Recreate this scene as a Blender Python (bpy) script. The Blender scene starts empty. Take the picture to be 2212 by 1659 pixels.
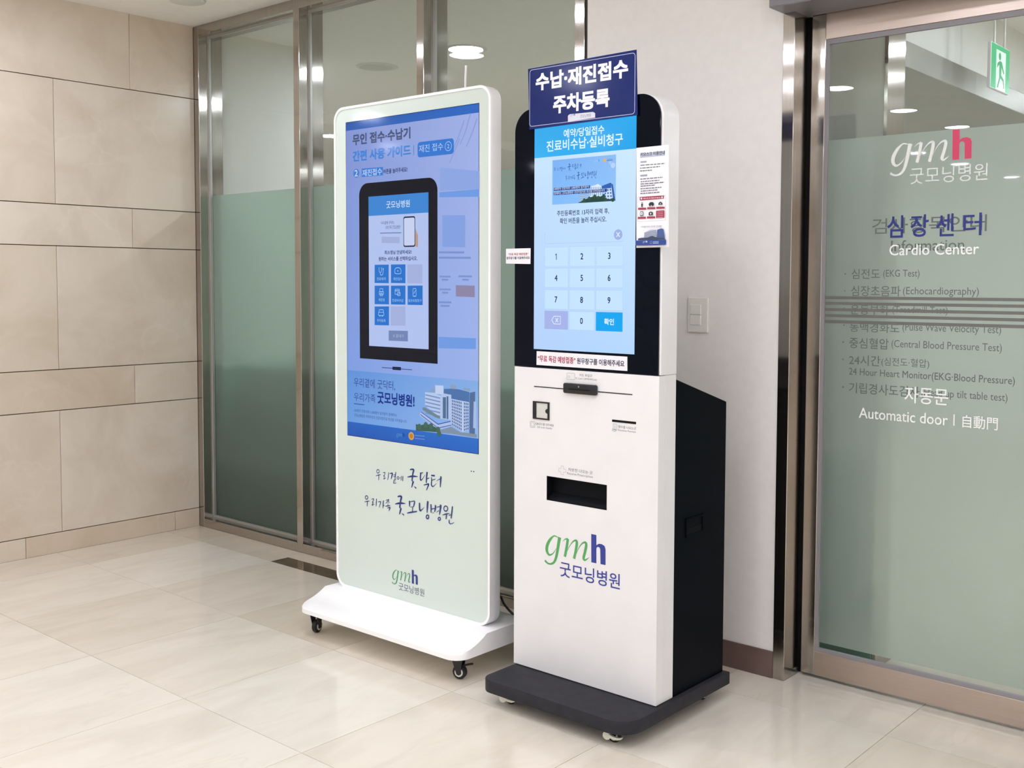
import bpy, bmesh, math, random
from mathutils import Matrix, Vector, noise

scene = bpy.context.scene
COL = scene.collection

# ------------------------------------------------------------------ camera
F_PX, W_PX, H_PX = 2317.24, 2212.0, 1659.0
YAW, PITCH, ROLL = 0.713904705, 0.0559820574, 0.00334545419
EYE = 1.325
cam_data = bpy.data.cameras.new('camera')
cam = bpy.data.objects.new('camera', cam_data)
COL.objects.link(cam)
cam_data.sensor_fit = 'HORIZONTAL'
cam_data.sensor_width = 36.0
cam_data.lens = F_PX / W_PX * 36.0
cam_data.shift_x = -0.00618
cam_data.shift_y = -0.03890
cam_data.clip_start = 0.05
cam_data.clip_end = 100
_r = Vector((math.cos(YAW), math.sin(YAW), 0))
_f0 = Vector((-math.sin(YAW), math.cos(YAW), 0))
_up = Vector((0, 0, 1))
_f = _f0 * math.cos(PITCH) - _up * math.sin(PITCH)
_d = -(_f0 * math.sin(PITCH) + _up * math.cos(PITCH))
_c, _s = math.cos(ROLL), math.sin(ROLL)
_right = _r * _c - _d * _s
_down = _r * _s + _d * _c
_m = Matrix.Identity(4)
for i in range(3):
    _m[i][0] = _right[i]; _m[i][1] = -_down[i]; _m[i][2] = -_f[i]
_m[0][3], _m[1][3], _m[2][3] = 0, 0, EYE
cam.matrix_world = _m
scene.camera = cam

# ------------------------------------------------------------------ world, view
world = bpy.data.worlds.new('world'); scene.world = world
world.use_nodes = True
world.node_tree.nodes['Background'].inputs[0].default_value = (0.9, 0.93, 1.0, 1)
world.node_tree.nodes['Background'].inputs[1].default_value = 0.15
vs = scene.view_settings
vs.view_transform = 'Standard'; vs.look = 'None'; vs.exposure = 0.0; vs.gamma = 1.0
vs.use_curve_mapping = False
cy = scene.cycles
cy.max_bounces = 12; cy.diffuse_bounces = 9; cy.glossy_bounces = 4; cy.transmission_bounces = 6; cy.transparent_max_bounces = 10
cy.use_light_tree = False; cy.adaptive_threshold = 0.02
cy.caustics_reflective = False; cy.caustics_refractive = False

HALL_LAMP = 69.5        # emission strength of the hall downlights
CORRIDOR_LAMP = 195.0    # and of those behind the glass
LAMP_COLOUR = (0.945, 0.985, 1.125)

# ------------------------------------------------------------------ helpers
def lin(c):
    if isinstance(c, str):
        c = tuple(int(c[i:i + 2], 16) / 255 for i in (0, 2, 4))
    return tuple((v / 12.92 if v <= 0.04045 else ((v + 0.055) / 1.055) ** 2.4) for v in c) + (1.0,)

def mat(name, colour, rough=0.5, metal=0.0, spec=0.5, coat=0.0):
    m = bpy.data.materials.new(name); m.use_nodes = True
    b = m.node_tree.nodes['Principled BSDF']
    b.inputs['Base Color'].default_value = lin(colour)
    b.inputs['Roughness'].default_value = rough
    b.inputs['Metallic'].default_value = metal
    b.inputs['Specular IOR Level'].default_value = spec
    b.inputs['Coat Weight'].default_value = coat
    b.inputs['Coat Roughness'].default_value = 0.03
    return m

def nodes(m):
    return m.node_tree.nodes, m.node_tree.links, m.node_tree.nodes['Principled BSDF']

WORLD_ORIGIN = {}
def origin_of(o):
    return WORLD_ORIGIN.get(o.name, Vector((0, 0, 0))) if o else Vector((0, 0, 0))

def register(o, origin, parent):
    origin = Vector(origin)
    COL.objects.link(o)
    if parent:
        o.parent = parent
        o.location = origin - origin_of(parent)
    else:
        o.location = origin
    WORLD_ORIGIN[o.name] = origin
    return o

def tag(o, label=None, cat=None, group=None, kind=None):
    if label: o['label'] = label
    if cat: o['category'] = cat
    if group: o['group'] = group
    if kind: o['kind'] = kind
    return o

def empty(name, loc, **kw):
    o = bpy.data.objects.new(name, None)
    o.empty_display_size = 0.1
    register(o, loc, None)
    return tag(o, **kw)

class MB:
    """collects shapes (world coordinates) for one mesh"""
    def __init__(self):
        self.bm = bmesh.new()
    def box(self, x0, x1, y0, y1, z0, z1, bev=0.0, seg=2):
        r = bmesh.ops.create_cube(self.bm, size=1.0)
        v = r['verts']
        for q in v:
            q.co = Vector(((x0 + x1) / 2 + q.co.x * (x1 - x0), (y0 + y1) / 2 + q.co.y * (y1 - y0), (z0 + z1) / 2 + q.co.z * (z1 - z0)))
        if bev:
            e = list({e for q in v for e in q.link_edges})
            bmesh.ops.bevel(self.bm, geom=e, offset=bev, segments=seg, profile=0.5, affect='EDGES')
        return self
    def prism(self, pts, lo, hi, axis='y', bev=0.0, seg=2):
        """outline in the plane across the axis, pushed from lo to hi.  y: (x,z)  x: (y,z)  z: (x,y)"""
        def P(a, b, t):
            return {'y': (a, t, b), 'x': (t, a, b), 'z': (a, b, t)}[axis]
        A = [self.bm.verts.new(P(a, b, lo)) for a, b in pts]
        B = [self.bm.verts.new(P(a, b, hi)) for a, b in pts]
        n = len(pts)
        fs = [self.bm.faces.new(A), self.bm.faces.new(B)]
        for i in range(n):
            fs.append(self.bm.faces.new((A[i], A[(i + 1) % n], B[(i + 1) % n], B[i])))
        bmesh.ops.recalc_face_normals(self.bm, faces=fs)
        if bev:
            e = list({e for f in fs[:2] for e in f.edges})
            bmesh.ops.bevel(self.bm, geom=e, offset=bev, segments=seg, profile=0.5, affect='EDGES')
        return self
    def ring(self, outer, inner, lo, hi, axis='y'):
        """frame between two outlines with the same number of points"""
        def P(a, b, t):
            return {'y': (a, t, b), 'x': (t, a, b), 'z': (a, b, t)}[axis]
        L = [[self.bm.verts.new(P(a, b, t)) for a, b in pts] for pts in (outer, inner) for t in (lo, hi)]
        O0, O1, I0, I1 = L
        n = len(outer); fs = []
        for i in range(n):
            j = (i + 1) % n
            for a, b in ((O0, O1), (I1, I0), (I0, O0), (O1, I1)):
                fs.append(self.bm.faces.new((a[i], a[j], b[j], b[i])))
        bmesh.ops.recalc_face_normals(self.bm, faces=fs)
        return self
    def cyl(self, c, axis, r, h, n=24, r2=None):
        c = Vector(c); ax = Vector(axis).normalized()
        q = Vector((0, 0, 1)).rotation_difference(ax).to_matrix().to_4x4()
        bmesh.ops.create_cone(self.bm, cap_ends=True, segments=n, radius1=r, radius2=r if r2 is None else r2, depth=h, matrix=Matrix.Translation(c) @ q)
        return self
    def tube(self, path, r, n=8):
        path = [Vector(p) for p in path]
        rings = []
        for i, p in enumerate(path):
            t = (path[min(i + 1, len(path) - 1)] - path[max(i - 1, 0)]).normalized()
            a = t.cross(Vector((0.13, 0.27, 0.95))).normalized(); b = t.cross(a)
            rings.append([self.bm.verts.new(p + (a * math.cos(k * math.tau / n) + b * math.sin(k * math.tau / n)) * r) for k in range(n)])
        for A, B in zip(rings, rings[1:]):
            for k in range(n):
                self.bm.faces.new((A[k], A[(k + 1) % n], B[(k + 1) % n], B[k]))
        self.bm.faces.new(rings[0][::-1]); self.bm.faces.new(rings[-1])
        return self
    def lathe(self, c, prof, n=32):
        """profile (r,z) turned about a vertical axis through c"""
        c = Vector(c); rings = []
        for r, z in prof:
            rings.append([self.bm.verts.new(c + Vector((r * math.cos(k * math.tau / n), r * math.sin(k * math.tau / n), z))) for k in range(n)])
        fs = []
        for A, B in zip(rings, rings[1:]):
            for k in range(n):
                fs.append(self.bm.faces.new((A[k], A[(k + 1) % n], B[(k + 1) % n], B[k])))
        return self
    def build(self, name, m, parent=None, origin=None, smooth=False, **kw):
        bm = self.bm
        bmesh.ops.recalc_face_normals(bm, faces=bm.faces[:]) if smooth == 'recalc' else None
        if origin is None:
            if parent is not None:
                origin = origin_of(parent)
            else:
                xs = [v.co.x for v in bm.verts]; ys = [v.co.y for v in bm.verts]; zs = [v.co.z for v in bm.verts]
                origin = ((min(xs) + max(xs)) / 2, (min(ys) + max(ys)) / 2, min(zs))
        o_ = Vector(origin)
        for v in bm.verts: v.co -= o_
        me = bpy.data.meshes.new(name); bm.to_mesh(me); bm.free()
        if m: me.materials.append(m)
        if smooth:
            for p in me.polygons: p.use_smooth = True
            try:
                me.set_sharp_from_angle(angle=math.radians(35))
            except Exception: pass
        o = bpy.data.objects.new(name, me)
        register(o, o_, parent)
        return tag(o, **kw)

def rrect(x0, x1, z0, z1, r, n=8, corners='abcd'):
    """rounded rectangle, counter-clockwise from bottom left; a=bl b=br c=tr d=tl"""
    pts = []
    for key, cx, cz, a0 in (('a', x0, z0, 180), ('b', x1, z0, 270), ('c', x1, z1, 0), ('d', x0, z1, 90)):
        if key in corners and r > 0:
            mx = cx + (r if cx == x0 else -r); mz = cz + (r if cz == z0 else -r)
            for k in range(n + 1):
                t = math.radians(a0 + 90 * k / n)
                pts.append((mx + r * math.cos(t), mz + r * math.sin(t)))
        else:
            pts.append((cx, cz))
    return pts

# --- flat print: polygons, strokes and lettering laid on a surface that faces -Y
_TXT = {}
def text_tris(s, shear=0.0):
    key = (s, shear)
    if key in _TXT: return _TXT[key]
    cu = bpy.data.curves.new('lettering', 'FONT')
    cu.body = s; cu.resolution_u = 3; cu.shear = shear
    ob = bpy.data.objects.new('lettering', cu)
    COL.objects.link(ob)
    dg = bpy.context.evaluated_depsgraph_get(); dg.update()
    me = ob.evaluated_get(dg).to_mesh()
    keep_text(key, [(v.co.x, v.co.y) for v in me.vertices], [tuple(p.vertices) for p in me.polygons])
    bpy.data.objects.remove(ob); bpy.data.curves.remove(cu)
    return _TXT[key]

def keep_text(key, vs_, fs_):
    x0 = min(v[0] for v in vs_); x1 = max(v[0] for v in vs_); y0 = min(v[1] for v in vs_); y1 = max(v[1] for v in vs_)
    vs_ = [((a - x0) / (x1 - x0), (b - y0) / (y1 - y0)) for a, b in vs_]
    asp = (x1 - x0) / (y1 - y0)
    # faces must turn counter-clockwise
    out = []
    for f in fs_:
        A = sum(vs_[f[i]][0] * vs_[f[(i + 1) % len(f)]][1] - vs_[f[(i + 1) % len(f)]][0] * vs_[f[i]][1] for i in range(len(f)))
        out.append(f if A > 0 else f[::-1])
    _TXT[key] = (vs_, out, asp)

def preload(strings):
    """make every lettering outline in one go"""
    obs = []
    for key in strings:
        cu = bpy.data.curves.new('lettering', 'FONT'); cu.body = key[0]; cu.resolution_u = 3; cu.shear = key[1]
        ob = bpy.data.objects.new('lettering', cu); COL.objects.link(ob); obs.append((key, ob, cu))
    dg = bpy.context.evaluated_depsgraph_get(); dg.update()
    for key, ob, cu in obs:
        me = ob.evaluated_get(dg).to_mesh()
        keep_text(key, [(v.co.x, v.co.y) for v in me.vertices], [tuple(p.vertices) for p in me.polygons])
    for key, ob, cu in obs:
        bpy.data.objects.remove(ob); bpy.data.curves.remove(cu)

class Art:
    STEP = 0.00012
    def __init__(self, y):
        self.y = y; self.v = []; self.f = []; self.c = []; self.k = 0
    def poly(self, pts, colour, lift=None):
        A = sum(pts[i][0] * pts[(i + 1) % len(pts)][1] - pts[(i + 1) % len(pts)][0] * pts[i][1] for i in range(len(pts)))
        if A < 0: pts = pts[::-1]
        self.k += 1 if lift is None else 0
        y = self.y - self.STEP * self.k
        n = len(self.v)
        self.v += [(a, y, b) for a, b in pts]
        self.f.append(tuple(range(n, n + len(pts)))); self.c.append(lin(colour))
        return self
    def same(self, many, colour):
        """several polygons on one layer"""
        self.k += 1
        for p in many: self.poly(p, colour, lift=0)
        return self
    def rect(self, x0, x1, z0, z1, colour):
        return self.poly([(x0, z0), (x1, z0), (x1, z1), (x0, z1)], colour)
    def disc(self, x, z, r, colour, n=24, rz=None):
        rz = rz or r
        return self.poly([(x + r * math.cos(i * math.tau / n), z + rz * math.sin(i * math.tau / n)) for i in range(n)], colour)
    def ringline(self, pts, w, colour):
        """closed outline of width w"""
        n = len(pts); q = []
        cx = sum(p[0] for p in pts) / n; cz = sum(p[1] for p in pts) / n
        inn = []
        for i in range(n):
            a, b, c = Vector(pts[i - 1]), Vector(pts[i]), Vector(pts[(i + 1) % n])
            t = ((b - a).normalized() + (c - b).normalized()).normalized()
            nn = Vector((-t.y, t.x))
            if nn.dot(Vector((cx, cz)) - b) < 0: nn = -nn
            inn.append((b.x + nn.x * w, b.y + nn.y * w))
        self.same([[pts[i], pts[(i + 1) % n], inn[(i + 1) % n], inn[i]] for i in range(n)], colour)
        return self
    def text(self, item, colour, bold=0.0, shear=0.0):
        s, x0, x1, z0, z1 = item
        vs_, fs_, asp = text_tris(s, shear)
        h = z1 - z0
        offs = [(0, 0)] if not bold else [(0, 0), (-bold, -bold), (bold, -bold), (bold, bold), (-bold, bold), (0, bold), (0, -bold), (bold, 0), (-bold, 0)]
        e = bold * h
        self.k += 0.25
        for ox, oz in offs:
            self.k += 0.01
            y = self.y - self.STEP * self.k
            n = len(self.v)
            self.v += [(x0 + e + a * (x1 - x0 - 2 * e) + ox * h, y, z0 + e + b * (h - 2 * e) + oz * h) for a, b in vs_]
            for f in fs_:
                self.f.append(tuple(n + i for i in f)); self.c.append(lin(colour))
        return self
    def centred(self, s, x, z, h, colour, bold=0.0, stretch=1.0):
        vs_, fs_, asp = text_tris(s)
        w = asp * h * stretch
        return self.text((s, x - w / 2, x + w / 2, z - h / 2, z + h / 2), colour, bold)
    def stroke(self, pts, wmax, wmin, colour, pen=math.radians(35), n=10, smooth=True):
        P = [Vector(p) for p in pts]
        if smooth:
            Q = []
            for i in range(len(P) - 1):
                p0, p1, p2, p3 = P[max(i - 1, 0)], P[i], P[i + 1], P[min(i + 2, len(P) - 1)]
                for k in range(n):
                    t = k / n
                    Q.append(0.5 * ((2 * p1) + (p2 - p0) * t + (2 * p0 - 5 * p1 + 4 * p2 - p3) * t * t + (3 * p1 - p0 - 3 * p2 + p3) * t ** 3))
            P = Q + [P[-1]]
        quads = []
        side = []
        for i, p in enumerate(P):
            t = (P[min(i + 1, len(P) - 1)] - P[max(i - 1, 0)])
            if t.length < 1e-9: t = Vector((1, 0))
            t.normalize()
            w = wmin + (wmax - wmin) * abs(math.sin(math.atan2(t.y, t.x) - pen))
            nn = Vector((-t.y, t.x)) * w / 2
            side.append((p + nn, p - nn))
        for (a, b), (c, d) in zip(side, side[1:]):
            quads.append([tuple(b), tuple(d), tuple(c), tuple(a)])
        self.same(quads, colour)
        return self
    def logo(self, x, z, w, cg, ch):
        """italic g and m, upright heavy h; x,z = left end of the base line, w = whole width"""
        S = lambda L: [(x + a * w, z + b * w) for a, b in L]
        for st in DATA['LOGO']:
            self.brush([(x + a * w, z + b * w, c * w) for a, b, c in st], cg)
        h = DATA['LOGOH']
        self.same([S(h['stem'])] + [S([h['inn'][i], h['inn'][i + 1], h['out'][i + 1], h['out'][i]]) for i in range(5)], ch)
        return self
    def brush(self, pts, colour, n=6):
        """stroke with its own width at every point"""
        P = [Vector(p) for p in pts]; Q = []
        for i in range(len(P) - 1):
            p0, p1, p2, p3 = P[max(i - 1, 0)], P[i], P[i + 1], P[min(i + 2, len(P) - 1)]
            for k in range(n):
                t = k / n
                Q.append(0.5 * ((2 * p1) + (p2 - p0) * t + (2 * p0 - 5 * p1 + 4 * p2 - p3) * t * t + (3 * p1 - p0 - 3 * p2 + p3) * t ** 3))
        Q.append(P[-1]); side = []
        for i, p in enumerate(Q):
            d = Q[min(i + 1, len(Q) - 1)] - Q[max(i - 1, 0)]
            t = Vector((d.x, d.y)); t = t.normalized() if t.length > 1e-9 else Vector((1, 0))
            nn = Vector((-t.y, t.x)) * max(p.z, 1e-5) / 2
            c = Vector((p.x, p.y)); side.append((c + nn, c - nn))
        self.same([[tuple(b), tuple(d_), tuple(c), tuple(a)] for (a, b), (c, d_) in zip(side, side[1:])], colour)
        self.k -= 0.8
        return self
    def handwriting(self, line, box, colour, weight=1.0):
        """one of the two brushed lines, fitted to (x0, x1, z0, z1)"""
        L = DATA['HW'][line]
        xs = [p[0] for st in L for p in st]; zs = [p[1] for st in L for p in st]
        fx = (box[1] - box[0]) / (max(xs) - min(xs)); fz = (box[3] - box[2]) / (max(zs) - min(zs))
        for st in L:
            self.brush([(box[0] + (a - min(xs)) * fx, box[2] + (b - min(zs)) * fz, c * fz * weight) for a, b, c in st], colour, 4)
        return self
    def build(self, name, m, parent, origin=None, **kw):
        o_ = Vector(origin) if origin is not None else origin_of(parent)
        me = bpy.data.meshes.new(name)
        me.from_pydata([tuple(Vector(v) - o_) for v in self.v], [], self.f)
        at = me.color_attributes.new('ink', 'FLOAT_COLOR', 'CORNER')
        flat = []
        for f, c in zip(self.f, self.c):
            flat += [t for q in c for t in q] if isinstance(c, list) else list(c) * len(f)
        at.data.foreach_set('color', flat)
        me.materials.append(m); me.update()
        o = bpy.data.objects.new(name, me)
        register(o, o_, parent)
        return tag(o, **kw)

# ------------------------------------------------------------------ materials
def ink_material(name, emit, rough, strength=1.0, spec=0.5):
    m = bpy.data.materials.new(name); m.use_nodes = True
    N, L, b = nodes(m)
    a = N.new('ShaderNodeVertexColor'); a.layer_name = 'ink'
    if emit:
        b.inputs['Base Color'].default_value = (0.004, 0.004, 0.005, 1)
        L.new(a.outputs['Color'], b.inputs['Emission Color'])
        b.inputs['Emission Strength'].default_value = strength
        m.cycles.emission_sampling = 'NONE'
    else:
        L.new(a.outputs['Color'], b.inputs['Base Color'])
    b.inputs['Roughness'].default_value = rough
    b.inputs['Specular IOR Level'].default_value = spec
    return m

M = {}
M['ink'] = ink_material('printed ink', False, 0.45)
M['ink_gloss'] = ink_material('laminated print', False, 0.12, 1.0, 0.25)
M['vinyl'] = ink_material('vinyl lettering', False, 0.4)
M['lit'] = ink_material('lit screen', True, 0.08, 0.95, 0.15)
M['lit_kiosk'] = ink_material('lit touch screen', True, 0.10, 1.0, 0.15)
M['lit_sign'] = ink_material('lit sign face', True, 0.3, 1.3)

def noise_tint(m, c1, c2, scale, detail=4, stretch=(1, 1, 1), coords='Object', rough_var=None, bump=0.0):
    N, L, b = nodes(m)
    tc = N.new('ShaderNodeTexCoord'); mp = N.new('ShaderNodeMapping'); mp.inputs['Scale'].default_value = stretch
    nz = N.new('ShaderNodeTexNoise'); nz.inputs['Scale'].default_value = scale; nz.inputs['Detail'].default_value = detail
    rp = N.new('ShaderNodeValToRGB'); rp.color_ramp.elements[0].color = lin(c1); rp.color_ramp.elements[1].color = lin(c2)
    rp.color_ramp.elements[0].position = 0.3; rp.color_ramp.elements[1].position = 0.7
    L.new(tc.outputs[coords], mp.inputs['Vector']); L.new(mp.outputs['Vector'], nz.inputs['Vector'])
    L.new(nz.outputs['Fac'], rp.inputs['Fac']); L.new(rp.outputs['Color'], b.inputs['Base Color'])
    if bump:
        bp = N.new('ShaderNodeBump'); bp.inputs['Strength'].default_value = bump; bp.inputs['Distance'].default_value = 0.002
        L.new(nz.outputs['Fac'], bp.inputs['Height']); L.new(bp.outputs['Normal'], b.inputs['Normal'])
    return m

def brushed(m, amount=0.92):
    """vertical hairline finish: highlights spread sideways"""
    N, L, b = nodes(m)
    tg = N.new('ShaderNodeTangent'); tg.direction_type = 'RADIAL'; tg.axis = 'Z'
    L.new(tg.outputs[0], b.inputs['Tangent'])
    b.inputs['Anisotropic'].default_value = amount
    return m

def marble(name, base, dark, vein, rough, tint_lo, tint_hi, scale, stretch, vein_w=0.02, vein_a=0.28):
    """polished stone; every slab gets its own cut of the pattern and a slightly different tone"""
    m = bpy.data.materials.new(name); m.use_nodes = True
    N, L, b = nodes(m)
    tc = N.new('ShaderNodeTexCoord'); oi = N.new('ShaderNodeObjectInfo')
    mul = N.new('ShaderNodeVectorMath'); mul.operation = 'SCALE'; mul.inputs['Scale'].default_value = 37.0
    cmb = N.new('ShaderNodeCombineXYZ')
    for k in range(3): L.new(oi.outputs['Random'], cmb.inputs[k])
    L.new(cmb.outputs[0], mul.inputs[0])
    add = N.new('ShaderNodeVectorMath'); add.operation = 'ADD'
    L.new(tc.outputs['Object'], add.inputs[0]); L.new(mul.outputs[0], add.inputs[1])
    mp = N.new('ShaderNodeMapping'); mp.inputs['Scale'].default_value = stretch
    L.new(add.outputs[0], mp.inputs['Vector'])
    nz = N.new('ShaderNodeTexNoise'); nz.inputs['Scale'].default_value = scale; nz.inputs['Detail'].default_value = 6; nz.inputs['Roughness'].default_value = 0.6
    nz.inputs['Distortion'].default_value = 0.6
    L.new(mp.outputs[0], nz.inputs['Vector'])
    rp = N.new('ShaderNodeValToRGB')
    e = rp.color_ramp.elements
    e[0].position = 0.28; e[0].color = lin(dark); e[1].position = 0.58; e[1].color = lin(base)
    L.new(nz.outputs['Fac'], rp.inputs['Fac'])
    # thin veins where a second noise crosses its middle
    n2 = N.new('ShaderNodeTexNoise'); n2.inputs['Scale'].default_value = scale * 0.8; n2.inputs['Detail'].default_value = 3; n2.inputs['Distortion'].default_value = 1.0
    off = N.new('ShaderNodeVectorMath'); off.operation = 'ADD'; off.inputs[1].default_value = (9.1, 4.7, 2.3)
    L.new(mp.outputs[0], off.inputs[0]); L.new(off.outputs[0], n2.inputs['Vector'])
    s1 = N.new('ShaderNodeMath'); s1.operation = 'SUBTRACT'; s1.inputs[1].default_value = 0.5; L.new(n2.outputs['Fac'], s1.inputs[0])
    s2 = N.new('ShaderNodeMath'); s2.operation = 'ABSOLUTE'; L.new(s1.outputs[0], s2.inputs[0])
    s3 = N.new('ShaderNodeMapRange'); s3.inputs['From Min'].default_value = 0.0; s3.inputs['From Max'].default_value = vein_w
    s3.inputs['To Min'].default_value = vein_a; s3.inputs['To Max'].default_value = 0.0; L.new(s2.outputs[0], s3.inputs['Value'])
    n3 = N.new('ShaderNodeTexNoise'); n3.inputs['Scale'].default_value = scale * 0.5; L.new(mp.outputs[0], n3.inputs['Vector'])
    gate = N.new('ShaderNodeMapRange'); gate.inputs['From Min'].default_value = 0.5; gate.inputs['From Max'].default_value = 0.62; L.new(n3.outputs['Fac'], gate.inputs['Value'])
    vm = N.new('ShaderNodeMath'); vm.operation = 'MULTIPLY'; L.new(s3.outputs[0], vm.inputs[0]); L.new(gate.outputs[0], vm.inputs[1])
    mx = N.new('ShaderNodeMix'); mx.data_type = 'RGBA'; mx.inputs[7].default_value = lin(vein)
    L.new(vm.outputs[0], mx.inputs[0]); L.new(rp.outputs[0], mx.inputs[6])
    # per-slab tone
    tn = N.new('ShaderNodeMix'); tn.data_type = 'RGBA'; tn.inputs[6].default_value = lin(tint_lo); tn.inputs[7].default_value = lin(tint_hi)
    L.new(oi.outputs['Random'], tn.inputs[0])
    m2 = N.new('ShaderNodeMix'); m2.data_type = 'RGBA'; m2.blend_type = 'MULTIPLY'; m2.inputs[0].default_value = 1.0
    L.new(mx.outputs[2], m2.inputs[6]); L.new(tn.outputs[2], m2.inputs[7])
    L.new(m2.outputs[2], b.inputs['Base Color'])
    b.inputs['Roughness'].default_value = rough
    return m

M['floor_tile'] = marble('cream marble floor', 'efe8dc', 'e3dbce', 'b0a592', 0.13, 'ece7df', 'ffffff', 3.2, (2.2, 0.6, 1), vein_a=0.10)
M['brown_tile'] = marble('dark brown marble', '6e5d48', '473a2c', 'b8a68a', 0.13, 'ffffff', 'ffffff', 16, (1, 1, 1), vein_w=0.04)
M['stone'] = marble('beige wall marble', 'e0d6c8', 'd3c6b5', 'f3ebe0', 0.20, 'f3eee6', 'ffffff', 2.6, (1, 1, 1), vein_a=0.16)
M['joint'] = mat('brown joint', '6a543c', 0.9)
M['grout'] = mat('floor grout', '8f8371', 0.9)
M['hall_floor'] = marble('hall floor marble', 'f2ebdf', 'e6dfd2', 'b0a592', 0.15, 'ffffff', 'ffffff', 3.2, (2.2, 0.7, 1))
M['corridor_floor'] = noise_tint(mat('corridor floor vinyl', 'b9b4a6', 0.3), 'b4ad9e', 'c4bdae', 4)
M['plaster'] = noise_tint(mat('white painted wall', 'eae7e5', 0.6), 'e8e5e3', 'ece9e7', 30, bump=0.04)
M['hall_bounce'] = noise_tint(mat('hall wall bounce white', 'f6f4f1', 0.7), 'f5f3f0', 'f7f5f2', 10)  # whiter than the plaster so the unseen hall walls bounce more light
M['ceiling'] = noise_tint(mat('ceiling paint', 'f2f0ec', 0.75), 'f0eeea', 'f4f2ee', 20)
M['corridor_wall'] = noise_tint(mat('corridor wall paint', 'e6e7e2', 0.7), 'e4e5e0', 'e8e9e4', 10)
M['steel'] = brushed(noise_tint(mat('hairline polished steel', 'b5afa8', 0.13, 1.0), 'b1aba4', 'b9b3ac', 3, stretch=(40, 40, 1)))
M['bead'] = mat('satin aluminium bead', 'b9bab6', 0.35, 0.6)
M['door_steel'] = noise_tint(mat('brushed bronze steel', 'c8b9ae', 0.34, 1.0), 'c5b6ab', 'cbbcb1', 6, stretch=(1, 1, 40))
M['gasket'] = mat('grey gasket', '8f8c90', 0.5)
M['gasket_dark'] = mat('dark rubber gasket', '5c5a58', 0.6)
M['header'] = noise_tint(mat('dark grey door housing', '7d7b80', 0.4), '7a787d', '807e83', 20)
M['baseboard'] = noise_tint(mat('brown baseboard', '6a5651', 0.45), '64504b', '705c57', 8)
M['white_gloss'] = noise_tint(mat('white powder coat', 'e6e5e8', 0.35), 'e4e4e6', 'e8e8ea', 8)
M['white_base'] = noise_tint(mat('white lacquer', 'f6f6f7', 0.3), 'f4f4f5', 'f8f8f9', 8)
M['panel_glass'] = noise_tint(mat('pale green back painted glass', 'd0dcd5', 0.06), 'cedad3', 'd2ded7', 2)
M['black_glass'] = noise_tint(mat('black glass', '030714', 0.05, spec=0.12), '020611', '040817', 2)
M['navy_metal'] = noise_tint(mat('blue black sheet metal', '04070f', 0.45, spec=0.06), '03060c', '050912', 30)
M['base_grey'] = noise_tint(mat('charcoal base coat', '303035', 0.55, spec=0.15), '2d2d32', '333338', 40, bump=0.05)
M['plastic_black'] = noise_tint(mat('black plastic', '14151a', 0.35), '121318', '17181d', 20)
M['rubber'] = noise_tint(mat('black rubber tyre', '1a1b1e', 0.6), '17181b', '1e1f22', 20)
M['cream_plastic'] = noise_tint(mat('cream plastic', 'dadccf', 0.45), 'd6d8cb', 'dee0d3', 20)
M['switch'] = noise_tint(mat('switch plastic', 'e2e0dc', 0.35), 'e0deda', 'e4e2de', 20)
M['screw'] = mat('bare metal', 'c8c8c6', 0.3, 0.9)
M['card'] = noise_tint(mat('white card', 'ebe9ee', 0.4), 'e9e7ec', 'edebf0', 20)
M['laminate'] = noise_tint(mat('clear laminate edge', 'dcdbe2', 0.2), 'dad9e0', 'dedde4', 20)
M['sign_blue'] = noise_tint(mat('navy sign board', '182868', 0.12, spec=0.25), '172766', '192a6a', 6)
M['partition'] = noise_tint(mat('deep green partition', '4a9482', 0.5), '468e7c', '4e9a88', 5)
M['soffit'] = noise_tint(mat('brushed metal soffit', '97968f', 0.35, 0.5), '93928b', '9b9a93', 6)
M['lamp_trim'] = noise_tint(mat('white lamp trim', 'dcdcd8', 0.4), 'dadad6', 'dededa', 10)
M['lamp_off'] = noise_tint(mat('unlit lamp diffuser', 'cfcfca', 0.5), 'cdcdc8', 'd1d1cc', 10)
M['dark_recess'] = mat('dark recess', '05070d', 0.7, spec=0.2)
M['stripe'] = mat('grey stripe film', '6b6a66', 0.5)
M['seal'] = mat('black brush seal', '1d1e21', 0.7)
M['cable'] = mat('black cable', '101114', 0.4)

def lamp_material(name, s):
    m = bpy.data.materials.new(name); m.use_nodes = True
    N, L, b = nodes(m)
    b.inputs['Base Color'].default_value = (0.8, 0.8, 0.8, 1)
    b.inputs['Emission Color'].default_value = LAMP_COLOUR + (1,)
    b.inputs['Emission Strength'].default_value = s
    m.cycles.emission_sampling = 'FRONT'
    return m
M['lamp_on'] = lamp_material('lit hall diffuser', HALL_LAMP)
M['lamp_corridor'] = lamp_material('lit corridor diffuser', CORRIDOR_LAMP)

def thin_fresnel(N, L, ior):
    """the same reflectance from both sides of a thin pane"""
    g = N.new('ShaderNodeNewGeometry'); mr = N.new('ShaderNodeMapRange')
    mr.inputs['To Min'].default_value = ior; mr.inputs['To Max'].default_value = 1 / ior
    L.new(g.outputs['Backfacing'], mr.inputs['Value'])
    fr = N.new('ShaderNodeFresnel'); L.new(mr.outputs[0], fr.inputs['IOR'])
    return fr

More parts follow.
